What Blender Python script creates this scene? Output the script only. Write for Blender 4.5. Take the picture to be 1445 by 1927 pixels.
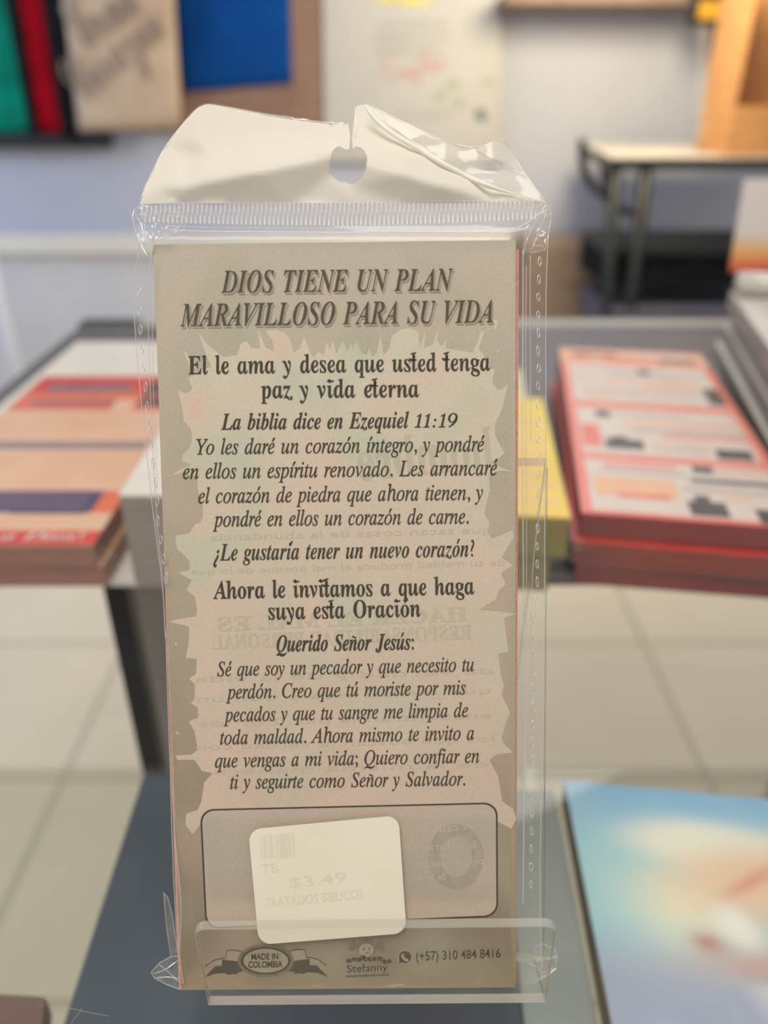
import bpy, bmesh, math, random
from mathutils import Vector, Matrix, noise
from mathutils.geometry import delaunay_2d_cdt
random.seed(7)
S = bpy.context.scene
COL = S.collection
for o in list(bpy.data.objects):
    bpy.data.objects.remove(o)

# ------------------------------------------------------------------ camera, world, lights, exposure
HC = 1.20                       # eye height
PITCH = math.radians(29.0)
FPX = 1447.0                    # focal length in pixels of the 1445x1927 frame
CX, CY = 722.5, 963.5
cam = bpy.data.cameras.new('camera')
camo = bpy.data.objects.new('camera', cam)
COL.objects.link(camo)
camo.location = (0, 0, HC)
camo.rotation_euler = (math.pi / 2 - PITCH, 0, 0)
cam.sensor_fit = 'VERTICAL'
cam.lens = 26.0
cam.sensor_height = 26.0 * 1927 / FPX
cam.sensor_width = cam.sensor_height * 1445 / 1927
cam.clip_start = 0.005
cam.clip_end = 50
cam.dof.use_dof = True
cam.dof.focus_distance = 0.1985
cam.dof.aperture_fstop = 26.0 / 4.2
S.camera = camo

W = bpy.data.worlds.new('room_light')
S.world = W
W.use_nodes = True
bg = W.node_tree.nodes['Background']
bg.inputs[0].default_value = (1.0, 0.965, 0.92, 1)
bg.inputs[1].default_value = 0.40

def area(name, loc, target, size, power, color, sy=None):
    l = bpy.data.lights.new(name, 'AREA')
    l.energy = power
    l.color = color
    l.size = size
    if sy:
        l.shape = 'RECTANGLE'
        l.size_y = sy
    o = bpy.data.objects.new(name, l)
    COL.objects.link(o)
    o.location = loc
    d = Vector(target) - Vector(loc)
    o.rotation_euler = d.to_track_quat('-Z', 'Y').to_euler()
    return o

area('unseen_ceiling_lamp', (-0.15, -0.40, 2.45), (0, 0.25, 0.9), 0.9, 17.5, (1.0, 0.95, 0.87))
area('unseen_ceiling_lamp', (0.5, 2.35, 2.75), (0.4, 2.3, 0), 1.2, 22, (1.0, 0.95, 0.88))  # added unseen lamp, brightens the back wall and far floor
area('wall_lamp', (0.62, 2.05, 1.62), (0.55, 3.0, 1.12), 0.3, 13, (1.0, 0.84, 0.50))
area('window_daylight', (-2.2, 1.9, 1.7), (-0.6, 2.9, 0.6), 1.0, 15, (0.50, 0.68, 1.0))
S.view_settings.view_transform = 'Standard'
S.view_settings.look = 'None'
S.view_settings.exposure = 0.0
S.view_settings.gamma = 1.0
S.view_settings.use_curve_mapping = False
S.cycles.use_denoising = True
S.cycles.max_bounces = 10
S.cycles.transparent_max_bounces = 24
S.cycles.caustics_reflective = False
S.cycles.caustics_refractive = False

# ------------------------------------------------------------------ geometry of the place
FWD = Vector((0, math.cos(PITCH), -math.sin(PITCH)))
DWN = Vector((0, -math.sin(PITCH), -math.cos(PITCH)))
RGT = Vector((1, 0, 0))
CAMP = Vector((0, 0, HC))

def at_drop(px, py, drop):
    """point on the horizontal plane `drop` below eye height"""
    d = RGT * ((px - CX) / FPX) + DWN * ((py - CY) / FPX) + FWD
    return CAMP + d * (drop / -d.z)

def at_y(px, py, y):
    """point on the upright plane y metres ahead"""
    d = RGT * ((px - CX) / FPX) + DWN * ((py - CY) / FPX) + FWD
    return CAMP + d * (y / d.y)

# the leaflet's plane: 90 x 196 mm, leaning back on its stand
def c2w(v):
    return RGT * v[0] + DWN * v[1] + FWD * v[2]
PR = c2w((0.99751, -0.0103, -0.0039)).normalized()
PD = c2w((0.01409, 0.99894, 0.08236))
PD = (PD - PR * PD.dot(PR)).normalized()
PN = -(PR.cross(PD)).normalized()
if PN.dot(FWD) > 0:
    PN = -PN
PO = CAMP + c2w((-0.05738, -0.06648, 0.19106))
PW, PH = 0.090, 0.1962

def pg(px, py, w=0.0):
    """point on the leaflet plane (w metres in front of it) for frame position px, py"""
    d = RGT * ((px - CX) / FPX) + DWN * ((py - CY) / FPX) + FWD
    o = PO + PN * w
    t = (o - CAMP).dot(PN) / d.dot(PN)
    return CAMP + d * t

def uv(u, v, w=0.0):
    return PO + PR * u + PD * v + PN * w

# ------------------------------------------------------------------ materials
def lin(c):
    r = []
    for x in c[:3]:
        x /= 255.0
        r.append(x / 12.92 if x <= 0.04045 else ((x + 0.055) / 1.055) ** 2.4)
    return (*r, 1.0)

def new_mat(name):
    m = bpy.data.materials.new(name)
    m.use_nodes = True
    n = m.node_tree.nodes
    n.clear()
    out = n.new('ShaderNodeOutputMaterial')
    return m, n, m.node_tree.links, out

def mat(name, c, c2=None, scale=40.0, rough=0.6, spec=0.3, metal=0.0, bump=0.0, bscale=None, detail=4.0, stretch=None, lo=.35, hi=.65):
    m, n, L, out = new_mat(name)
    b = n.new('ShaderNodeBsdfPrincipled')
    b.inputs['Roughness'].default_value = rough
    b.inputs['Specular IOR Level'].default_value = spec
    b.inputs['Metallic'].default_value = metal
    L.new(b.outputs[0], out.inputs[0])
    tc = n.new('ShaderNodeTexCoord')
    mp = n.new('ShaderNodeMapping')
    if stretch:
        mp.inputs['Scale'].default_value = stretch
    L.new(tc.outputs['Object'], mp.inputs[0])
    nz = n.new('ShaderNodeTexNoise')
    nz.inputs['Scale'].default_value = scale
    nz.inputs['Detail'].default_value = detail
    L.new(mp.outputs[0], nz.inputs['Vector'])
    r = n.new('ShaderNodeValToRGB')
    c2 = c2 or tuple(max(0, x - 8) for x in c)
    r.color_ramp.elements[0].position = lo
    r.color_ramp.elements[1].position = hi
    r.color_ramp.elements[0].color = lin(c)
    r.color_ramp.elements[1].color = lin(c2)
    L.new(nz.outputs['Fac'], r.inputs[0])
    L.new(r.outputs[0], b.inputs['Base Color'])
    if bump:
        nb = n.new('ShaderNodeTexNoise')
        nb.inputs['Scale'].default_value = bscale or scale
        nb.inputs['Detail'].default_value = 3
        L.new(tc.outputs['Object'], nb.inputs['Vector'])
        bp = n.new('ShaderNodeBump')
        bp.inputs['Strength'].default_value = bump
        bp.inputs['Distance'].default_value = 0.0005
        L.new(nb.outputs['Fac'], bp.inputs['Height'])
        L.new(bp.outputs[0], b.inputs['Normal'])
    return m

def vcol_mat(name, rough=0.5, spec=0.3, grain=0.0):
    """printed picture: the print's own colours are stored on the mesh"""
    m, n, L, out = new_mat(name)
    b = n.new('ShaderNodeBsdfPrincipled')
    b.inputs['Roughness'].default_value = rough
    b.inputs['Specular IOR Level'].default_value = spec
    a = n.new('ShaderNodeVertexColor')
    a.layer_name = 'print'
    L.new(a.outputs[0], b.inputs['Base Color'])
    if grain:
        tc = n.new('ShaderNodeTexCoord')
        nz = n.new('ShaderNodeTexNoise')
        nz.inputs['Scale'].default_value = 2600
        nz.inputs['Detail'].default_value = 2
        L.new(tc.outputs['Object'], nz.inputs['Vector'])
        mr = n.new('ShaderNodeMapRange')
        mr.inputs[1].default_value = .3
        mr.inputs[2].default_value = .7
        mr.inputs[3].default_value = 1 - grain
        mr.inputs[4].default_value = 1 + grain
        L.new(nz.outputs['Fac'], mr.inputs[0])
        mx = n.new('ShaderNodeMix')
        mx.data_type = 'RGBA'
        mx.blend_type = 'MULTIPLY'
        mx.inputs[0].default_value = 1.0
        L.new(a.outputs[0], mx.inputs[6])
        L.new(mr.outputs[0], mx.inputs[7])
        L.new(mx.outputs[2], b.inputs['Base Color'])
        bp = n.new('ShaderNodeBump')
        bp.inputs['Strength'].default_value = .25
        bp.inputs['Distance'].default_value = .0001
        L.new(nz.outputs['Fac'], bp.inputs['Height'])
        L.new(bp.outputs[0], b.inputs['Normal'])
    L.new(b.outputs[0], out.inputs[0])
    return m

def film_mat(name, haze=0.03, haze_col=(235, 232, 225), gloss=0.05, rough=0.1, tint=(255, 255, 255), edge=0.35, transl=False, wave=0.0, wscale=300):
    """thin clear plastic or glass: see-through, with a surface reflection and a little haze"""
    m, n, L, out = new_mat(name)
    t = n.new('ShaderNodeBsdfTransparent')
    t.inputs[0].default_value = lin(tint)
    g = n.new('ShaderNodeBsdfGlossy')
    g.inputs['Roughness'].default_value = rough
    g.inputs['Color'].default_value = (1, 1, 1, 1)
    lw = n.new('ShaderNodeLayerWeight')
    lw.inputs['Blend'].default_value = 0.25
    mr = n.new('ShaderNodeMapRange')
    mr.inputs[3].default_value = gloss
    mr.inputs[4].default_value = gloss + edge
    L.new(lw.outputs['Facing'], mr.inputs[0])
    pw = n.new('ShaderNodeMath')
    pw.operation = 'POWER'
    pw.inputs[1].default_value = 3.0
    L.new(lw.outputs['Facing'], pw.inputs[0])
    L.new(pw.outputs[0], mr.inputs[0])
    m1 = n.new('ShaderNodeMixShader')
    L.new(mr.outputs[0], m1.inputs[0])
    L.new(t.outputs[0], m1.inputs[1])
    L.new(g.outputs[0], m1.inputs[2])
    d = n.new('ShaderNodeBsdfDiffuse')
    d.inputs[0].default_value = lin(haze_col)
    hz = d.outputs[0]
    if transl:
        tr = n.new('ShaderNodeBsdfTranslucent')
        tr.inputs[0].default_value = lin(haze_col)
        mm = n.new('ShaderNodeMixShader')
        mm.inputs[0].default_value = 0.22
        L.new(d.outputs[0], mm.inputs[1])
        L.new(tr.outputs[0], mm.inputs[2])
        hz = mm.outputs[0]
    m2 = n.new('ShaderNodeMixShader')
    m2.inputs[0].default_value = haze
    L.new(m1.outputs[0], m2.inputs[1])
    L.new(hz, m2.inputs[2])
    L.new(m2.outputs[0], out.inputs[0])
    if wave:
        tc = n.new('ShaderNodeTexCoord')
        nz = n.new('ShaderNodeTexNoise')
        nz.inputs['Scale'].default_value = wscale
        nz.inputs['Detail'].default_value = 2
        L.new(tc.outputs['Object'], nz.inputs['Vector'])
        bp = n.new('ShaderNodeBump')
        bp.inputs['Strength'].default_value = wave
        bp.inputs['Distance'].default_value = .001
        L.new(nz.outputs['Fac'], bp.inputs['Height'])
        L.new(bp.outputs[0], g.inputs['Normal'])
    return m

M = {}
M['ink'] = mat('dark_ink', (66, 60, 50), (78, 71, 60), 900, .7, .1)
M['ink_soft'] = mat('soft_ink', (84, 77, 64), (94, 86, 73), 900, .7, .1)
M['ink_shadow'] = mat('grey_drop_print', (160, 150, 132), (166, 156, 138), 900, .7, .1)
M['ghost'] = mat('show_through_ink', (190, 182, 161), (197, 186, 166), 600, .8, .1)
M['ghost_dark'] = mat('show_through_block', (168, 158, 139), (178, 166, 148), 500, .8, .1)
M['box_fill'] = mat('grey_print', (176, 167, 148), (188, 176, 157), 120, .8, .1, bump=.2, bscale=2500)
M['page'] = vcol_mat('newsprint', .85, .1, .07)
M['edge_pink'] = mat('pink_paper_edge', (219, 164, 147), (204, 148, 131), 700, .8, .1)
M['paper_back'] = mat('tract_paper', (214, 190, 172), (200, 176, 158), 60, .8, .1)
M['sticker'] = mat('cream_label_paper', (240, 232, 212), (236, 227, 206), 60, .55, .3)
M['sticker_ink'] = mat('faded_label_ink', (229, 221, 200), (225, 217, 196), 800, .7, .1)
M['badge_light'] = mat('badge_light_print', (172, 158, 136), (164, 150, 128), 500, .8, .1)
M['badge_mid'] = mat('badge_mid_print', (120, 110, 93), (130, 118, 100), 500, .8, .1)
M['badge_dark'] = mat('badge_dark_print', (76, 70, 58), (86, 79, 66), 500, .8, .1)
M['film'] = film_mat('clear_film', .010, (232, 228, 220), .018, .08, edge=.5)
M['film_back'] = film_mat('clear_film_back', .02, (232, 228, 220), .02, .12, edge=.3)
M['film_crumple'] = film_mat('crumpled_film', .08, (235, 233, 228), .09, .08, edge=.5)
M['film_header'] = film_mat('milky_header_film', .90, (244, 238, 224), .06, .18, edge=.3, transl=True)
M['film_flap'] = film_mat('folded_film', .50, (245, 240, 228), .06, .12, edge=.4, transl=True)
M['bead'] = film_mat('film_edge', .30, (248, 246, 240), .22, .1, edge=.5)
M['bead_soft'] = film_mat('film_fold', .20, (236, 232, 226), .12, .15, edge=.4)
M['bead_highlight'] = film_mat('fold_highlight', .92, (255, 254, 246), .05, .15, edge=.3, transl=True)  # near-white colour paints the highlight along the flap's fold
M['acrylic'] = film_mat('clear_acrylic', .004, (225, 224, 216), .02, .03, edge=.45, tint=(255, 255, 254))
M['acrylic_edge'] = film_mat('acrylic_edge', .34, (216, 211, 200), .16, .12, edge=.5, tint=(236, 235, 230))
M['glass'] = film_mat('counter_glass', .004, (200, 205, 210), .018, .02, edge=.5, tint=(249, 250, 248))
M['glass_edge'] = film_mat('glass_edge', .35, (150, 160, 155), .1, .1, tint=(190, 205, 198))
M['hair'] = mat('fine_hair', (180, 170, 158), None, 100, .4, .4)
M['wall'] = mat('wall_paint', (188, 192, 210), (182, 186, 204), 3, .8, .2)
M['wall_low'] = mat('lower_wall_paint', (208, 208, 214), (200, 201, 208), 3, .7, .2)
M['ledge'] = mat('white_ledge_paint', (226, 222, 216), (218, 214, 208), 6, .6, .3)
M['brown_board'] = mat('brown_slat_board', (150, 120, 104), (128, 100, 88), 6, .6, .3, stretch=(1, 1, 14))
M['grey_metal'] = mat('grey_table_laminate', (108, 107, 110), (98, 97, 100), 12, .45, .4)
M['grey_light'] = mat('pale_aluminium', (186, 184, 174), (174, 172, 162), 20, .4, .5)
M['grey_dark'] = mat('dark_edge_band', (64, 68, 76), (54, 58, 66), 20, .45, .4)
M['black'] = mat('black_metal', (34, 36, 40), (26, 28, 32), 20, .45, .4)
M['black_soft'] = mat('black_cloth', (28, 30, 34), (18, 20, 24), 30, .9, .1)
M['panel_grey'] = mat('grey_trestle_panel', (176, 174, 172), (164, 162, 160), 10, .6, .3)
M['white_paper'] = mat('white_paper', (226, 221, 212), (218, 213, 204), 20, .7, .2)
M['paper_side'] = mat('paper_side', (172, 164, 156), (146, 138, 132), 30, .8, .1, stretch=(1, 1, 60))
M['red_print'] = mat('red_print', (226, 72, 60), (214, 60, 52), 25, .45, .4)
M['red_soft'] = mat('coral_print', (236, 120, 100), (240, 140, 118), 25, .45, .4)
M['peach'] = mat('peach_print', (236, 196, 164), (230, 184, 150), 25, .5, .4)
M['blush'] = mat('blush_white_print', (226, 214, 202), (220, 204, 192), 30, .5, .4)
M['amber'] = mat('amber_print', (196, 150, 44), (186, 140, 40), 25, .5, .4)
M['orange'] = mat('orange_print', (236, 122, 72), (232, 104, 66), 20, .45, .4)
M['orange_pale'] = mat('pale_orange_print', (240, 190, 150), (236, 180, 140), 40, .5, .4)
M['navy'] = mat('navy_print', (66, 56, 92), (84, 72, 108), 40, .5, .4)
M['slate'] = mat('slate_print', (120, 108, 122), (134, 120, 130), 40, .5, .4)
M['dark_print'] = mat('dark_picture_print', (84, 78, 76), (66, 60, 60), 40, .5, .4)
M['grey_print'] = mat('grey_text_print', (188, 180, 170), (178, 170, 160), 60, .6, .3)
M['red_side'] = mat('red_page_edges', (152, 54, 42), (118, 42, 34), 25, .6, .3, stretch=(1, 1, 50))
M['pink_side'] = mat('pinkish_page_edges', (178, 130, 116), (152, 106, 94), 25, .6, .3, stretch=(1, 1, 60))
M['yellow'] = mat('yellow_print', (244, 214, 70), (236, 200, 62), 25, .5, .4)
M['yellow_side'] = mat('yellow_page_edges', (156, 138, 66), (130, 114, 56), 25, .6, .3, stretch=(1, 1, 60))
M['purple'] = mat('mauve_print', (162, 126, 132), (150, 114, 120), 30, .6, .3)
M['wrap'] = film_mat('shrink_wrap', .025, (235, 232, 228), .05, .12, edge=.4, wave=.4, wscale=60)
M['blue_folder'] = mat('navy_folder_card', (80, 90, 102), (70, 80, 94), 14, .5, .4)
M['folder_reflection'] = mat('folder_reflection_card', (166, 172, 170), (156, 162, 160), 14, .5, .4)  # paler folder tone, with the reflected light put into the colour
M['brown_book'] = mat('brown_cover', (126, 100, 92), (110, 84, 78), 20, .5, .4)
M['olive'] = mat('olive_spine', (138, 122, 88), (112, 98, 76), 30, .6, .3)
M['picture'] = vcol_mat('printed_picture', .5, .3)
M['green_cloth'] = mat('green_cloth', (14, 150, 124), (8, 120, 100), 14, .9, .1, bump=.4, bscale=30)
M['red_cloth'] = mat('red_cloth', (186, 14, 34), (150, 10, 30), 12, .9, .1, bump=.4, bscale=30)
M['beige_cloth'] = mat('beige_canvas', (204, 182, 160), (190, 164, 140), 8, .9, .1, bump=.3, bscale=60)
M['blue_cloth'] = mat('royal_blue_cloth', (4, 70, 144), (4, 62, 134), 8, .85, .15)
M['script_ink'] = mat('grey_script_print', (142, 128, 120), (152, 137, 129), 30, .8, .1)
M['poster'] = mat('white_poster_card', (188, 186, 186), (183, 181, 182), 6, .6, .3)
M['poster_grey'] = mat('poster_grey_ink', (158, 156, 154), (164, 162, 160), 30, .6, .2)
M['poster_red'] = mat('poster_rose_ink', (190, 154, 150), (194, 162, 158), 30, .6, .2)
M['poster_green'] = mat('poster_leaf_ink', (146, 162, 138), (164, 176, 152), 30, .6, .2)
M['poster_teal'] = mat('poster_dark_leaf_ink', (84, 104, 106), (100, 118, 118), 30, .6, .2)
M['poster_yellow'] = mat('poster_yellow_ink', (222, 210, 104), (214, 202, 96), 30, .6, .2)
M['cardboard'] = mat('cardboard', (190, 142, 98), (178, 130, 86), 12, .8, .1, stretch=(1, 1, 6))
M['cardboard_dark'] = mat('brown_cardboard', (150, 132, 120), (132, 114, 104), 8, .8, .1, stretch=(1, 1, 6))
M['cream_board'] = mat('cream_board', (226, 214, 188), (218, 206, 180), 4, .7, .2)
M['table_top'] = mat('pale_desk_top', (196, 190, 182), (176, 166, 160), 8, .4, .4)
M['shelf_brown'] = mat('brown_shelf', (136, 116, 106), (122, 102, 94), 8, .6, .3)
M['white_pole'] = mat('white_enamel', (226, 226, 240), (218, 218, 234), 20, .4, .4)
M['bluegrey'] = mat('blue_grey_box', (92, 92, 112), (80, 80, 100), 20, .6, .3)

# ------------------------------------------------------------------ object helpers
def empty(name, loc, label, cat, group=None):
    o = bpy.data.objects.new(name, None)
    o.empty_display_size = .02
    COL.objects.link(o)
    o.location = loc
    tag(o, label, cat, group)
    return o

def tag(o, label=None, cat=None, group=None, kind=None):
    if label: o['label'] = label
    if cat: o['category'] = cat
    if group: o['group'] = group
    if kind: o['kind'] = kind
    return o

def world_of(o):
    p = Vector((0, 0, 0))
    while o:
        p += o.location
        o = o.parent
    return p

class MB:
    """collects shapes for ONE mesh; points are given in world coordinates"""
    def __init__(s):
        s.v, s.f, s.m, s.c = [], [], [], []
    def add(s, verts, faces, mi=0):
        k = len(s.v)
        s.v += [Vector(p) for p in verts]
        s.f += [tuple(i + k for i in f) for f in faces]
        s.m += [mi] * len(faces)
        return s
    def hexa(s, b, t, mi=0):
        """b, t: four bottom and four top corners, counter-clockwise from above"""
        return s.add(list(b) + list(t), [(3, 2, 1, 0), (4, 5, 6, 7), (0, 1, 5, 4), (1, 2, 6, 5), (2, 3, 7, 6), (3, 0, 4, 7)], mi)
    def box(s, x0, x1, y0, y1, z0, z1, mi=0):
        b = [(x0, y0, z0), (x1, y0, z0), (x1, y1, z0), (x0, y1, z0)]
        return s.hexa(b, [(x, y, z1) for x, y, z in b], mi)
    def tube(s, pts, r, seg=6, mi=0, closed=False):
        pts = [Vector(p) for p in pts]
        n = len(pts)
        rings = []
        up = None
        for i, p in enumerate(pts):
            a = pts[(i - 1) % n] if (closed or i > 0) else p
            b = pts[(i + 1) % n] if (closed or i < n - 1) else p
            t = (b - a).normalized() if (b - a).length > 1e-9 else Vector((0, 0, 1))
            if up is None:
                up = t.orthogonal().normalized()
            up = (up - t * up.dot(t))
            up = up.normalized() if up.length > 1e-6 else t.orthogonal().normalized()
            sd = t.cross(up)
            rr = r[i] if isinstance(r, (list, tuple)) else r
            rings.append([p + up * (rr * math.cos(2 * math.pi * k / seg)) + sd * (rr * math.sin(2 * math.pi * k / seg)) for k in range(seg)])
        v = [q for ring in rings for q in ring]
        f = []
        for i in range(n if closed else n - 1):
            j = (i + 1) % n
            for k in range(seg):
                k2 = (k + 1) % seg
                f.append((i * seg + k, i * seg + k2, j * seg + k2, j * seg + k))
        if not closed:
            f.append(tuple(reversed(range(seg))))
            f.append(tuple((n - 1) * seg + k for k in range(seg)))
        return s.add(v, f, mi)
    def build(s, name, mats, parent=None, smooth=False, bevel=0.0, colors=None, origin=None):
        if not isinstance(mats, (list, tuple)):
            mats = [mats]
        if parent is not None:
            off = world_of(parent)
        elif origin is not None:
            off = Vector(origin)
        else:
            xs = [p.x for p in s.v]; ys = [p.y for p in s.v]; zs = [p.z for p in s.v]
            off = Vector(((min(xs) + max(xs)) / 2, (min(ys) + max(ys)) / 2, min(zs)))
        me = bpy.data.meshes.new(name)
        me.from_pydata([p - off for p in s.v], [], s.f)
        for m_ in mats:
            me.materials.append(m_)
        me.polygons.foreach_set('material_index', s.m)
        if smooth:
            me.polygons.foreach_set('use_smooth', [True] * len(me.polygons))
        if colors:
            a = me.color_attributes.new('print', 'FLOAT_COLOR', 'POINT')
            for i, c in enumerate(colors):
                a.data[i].color = c
        me.update()
        if bevel:
            bm = bmesh.new()
            bm.from_mesh(me)
            bmesh.ops.bevel(bm, geom=bm.edges[:], offset=bevel, segments=2, affect='EDGES', profile=.5)
            bm.to_mesh(me)
            bm.free()
        o = bpy.data.objects.new(name, me)
        COL.objects.link(o)
        if parent is not None:
            o.parent = parent
        else:
            o.location = off
        return o

def fill2d(outline, holes=(), grid=0.0, jitter=0.0):
    """triangulate a 2D outline (with holes), optionally with inner grid points"""
    pts = [Vector((x, y)) for x, y in outline]
    n = len(pts)
    edges = [(i, (i + 1) % n) for i in range(n)]
    for h in holes:
        k = len(pts)
        pts += [Vector((x, y)) for x, y in h]
        edges += [(k + i, k + (i + 1) % len(h)) for i in range(len(h))]
    if grid:
        x0 = min(p.x for p in pts[:n]); x1 = max(p.x for p in pts[:n])
        y0 = min(p.y for p in pts[:n]); y1 = max(p.y for p in pts[:n])
        nx = int((x1 - x0) / grid) + 1; ny = int((y1 - y0) / grid) + 1
        for j in range(1, ny):
            for i in range(1, nx):
                q = (x0 + (i + (j % 2) * .5) * grid + random.uniform(-jitter, jitter), y0 + j * grid + random.uniform(-jitter, jitter))
                if inside(q, outline):
                    pts.append(Vector(q))
    v, e, f, _, _, _ = delaunay_2d_cdt(pts, edges, [], 0, 1e-4)
    out = []
    for t in f:
        c = (sum(v[i].x for i in t) / len(t), sum(v[i].y for i in t) / len(t))
        if inside(c, outline) and not any(inside(c, h) for h in holes):
            out.append(tuple(t))
    return [(p.x, p.y) for p in v], out

def inside(p, poly):
    x, y = p
    r = False
    n = len(poly)
    for i in range(n):
        x1, y1 = poly[i]; x2, y2 = poly[(i + 1) % n]
        if (y1 > y) != (y2 > y) and x < (x2 - x1) * (y - y1) / (y2 - y1) + x1:
            r = not r
    return r

def smooth_poly(pts, it=1, closed=True):
    for _ in range(it):
        q = []
        n = len(pts)
        for i in range(n if closed else n - 1):
            a, b = pts[i], pts[(i + 1) % n]
            q.append((a[0] * .75 + b[0] * .25, a[1] * .75 + b[1] * .25))
            q.append((a[0] * .25 + b[0] * .75, a[1] * .25 + b[1] * .75))
        if not closed:
            q = [pts[0]] + q + [pts[-1]]
        pts = q
    return pts

def sheet(outline, wf, grid=14, holes=(), mb=None, mi=0, jitter=0):
    """a film lying along the leaflet; wf(px, py) = height in front of it (metres)"""
    mb = mb or MB()
    v, f = fill2d(outline, holes, grid, jitter)
    f = [tuple(reversed(t)) for t in f]
    return mb.add([pg(x, y, wf(x, y)) for x, y in v], f, mi)

# ------------------------------------------------------------------ lettering
DIGB = 0x1D7CE
def glyphs(s, style):
    """reg = italic serif, bold = bold italic serif, rom = upright bold serif, script, sans"""
    base = {'reg': (0x1D434, 0x1D44E), 'bold': (0x1D468, 0x1D482), 'rom': (0x1D400, 0x1D41A), 'script': (0x1D4D0, 0x1D4EA)}.get(style)
    r = ''
    for ch in s:
        if base and 'A' <= ch <= 'Z': r += chr(base[0] + ord(ch) - 65)
        elif base and 'a' <= ch <= 'z':
            r += '\u210e' if (style == 'reg' and ch == 'h') else chr(base[1] + ord(ch) - 97)
        elif base and ch.isdigit(): r += chr(DIGB + int(ch))
        else: r += ch
    return r

_tc = {}
SPW = [1.0]
def raw_text(body, off=0.0, shear=0.0, res=3):
    key = (body, off, shear, SPW[0])
    if key in _tc:
        return _tc[key]
    c = bpy.data.curves.new('lettering', 'FONT')
    c.body = body
    c.size = 1.0
    c.offset = off
    c.shear = shear
    c.space_word = SPW[0]
    c.resolution_u = res
    o = bpy.data.objects.new('lettering', c)
    COL.objects.link(o)
    bpy.context.view_layer.update()
    dg = bpy.context.evaluated_depsgraph_get()
    e = o.evaluated_get(dg)
    me = e.to_mesh()
    v = [(p.co.x, p.co.y) for p in me.vertices]
    f = [tuple(p.vertices) for p in me.polygons]
    e.to_mesh_clear()
    bpy.data.objects.remove(o)
    bpy.data.curves.remove(c)
    _tc[key] = (v, f)
    return v, f

ACC = {'á': 'a', 'é': 'e', 'í': 'i', 'ó': 'o', 'ú': 'u', 'ñ': 'n'}
def line_geo(s, style, off=0.0, shear=0.0, bars=False):
    """lettering of one line in its own units, with accents set by hand; returns verts, faces, cap height"""
    plain = ''.join(ACC.get(c, c) for c in s)
    flip = plain.startswith('¿')
    if flip:
        plain = plain[1:]
        s = s[1:]
    body = glyphs(plain, style)
    if style == 'reg':
        body = ''.join(chr(0x1D6A4) if c == 'í' else g for c, g in zip(s, body))
    v, f = raw_text(body, off, shear)
    v, f = list(v), list(f)
    sl = {'reg': .27, 'bold': .27}.get(style, 0) + shear
    def quad(pts):
        k = len(v)
        v.extend(pts)
        f.append(tuple(range(k, k + len(pts))))
    for i, ch in enumerate(s):
        if ch in ACC or (bars and ch in 'it'):
            pv, _ = raw_text(glyphs(plain[:i + 1], style), off, shear)
            one, _ = raw_text(glyphs(plain[i], style), off, shear)
            xr = max(p[0] for p in pv)
            wd = max(p[0] for p in one) - min(p[0] for p in one)
            cx = xr - wd * .5
            b = .02 + off
            if ch == 'ñ':
                y = .56
                cx += sl * .3
                n = 8
                top, bot = [], []
                for k in range(n + 1):
                    x = cx - .13 + .26 * k / n
                    yy = y + .03 * math.sin(2 * math.pi * k / n)
                    top.append((x, yy + .022 + b * .5)); bot.append((x, yy - .022 - b * .5))
                quad(bot + top[::-1])
            elif ch in ACC:
                y = .53
                cx += sl * .28
                if ch == 'í' and style != 'reg':
                    y = .55
                quad([(cx - .03 - b * .4, y), (cx + .025 + b * .4, y), (cx + .15 + b, y + .19), (cx + .05, y + .19)])
            elif ch == 'i':
                quad([(cx - .13, .585), (cx + .17, .585), (cx + .17, .64), (cx - .13, .64)])
            else:
                quad([(cx - .08, .40), (cx + .03, .40), (cx + .03, .66), (cx - .08, .66)])
                quad([(cx - .16, .63), (cx + .10, .68), (cx + .10, .72), (cx - .16, .67)])
                quad([(cx - .26, .50), (cx - .20, .40), (cx - .06, .38), (cx - .06, .45)])
    if flip:
        qv, qf = raw_text(glyphs('?', style), off + .01, 0)
        x0 = min(p[0] for p in qv); x1 = max(p[0] for p in qv)
        k = len(v)
        lft = min(p[0] for p in v)
        v += [(lft - .12 - (p[0] - x0) + sl * (.45 - p[1]), .42 - p[1]) for p in qv]
        f += [tuple(i + k for i in t) for t in qf]
    cv, _ = raw_text(glyphs('E', style), off, shear)
    return v, f, max(p[1] for p in cv)

def lay_line(mb, s, style, xl, yl, xr, yr, cap, w, mi=0, off=0.0, shear=0.0, bars=False, mirror=False, place=pg, dx=0, dy=0):
    v, f, ch = line_geo(s, style, off, shear, bars)
    x0 = min(p[0] for p in v); x1 = max(p[0] for p in v)
    ln = math.hypot(xr - xl, yr - yl)
    ex, ey = (xr - xl) / ln, (yr - yl) / ln
    sx, sy = ln / (x1 - x0), cap / ch
    pts = []
    for x, y in v:
        a = (x - x0) * sx
        if mirror:
            a = ln - a
        b = y * sy
        pts.append(place(xl + ex * a + ey * b + dx, yl + ey * a - ex * b + dy, w))
    mb.add(pts, f, mi)

# ------------------------------------------------------------------ the room
TD = 0.2235          # drop of the glass counter under eye height
FD = 0.26            # drop of the display table behind
YW = 3.0             # back wall

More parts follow.
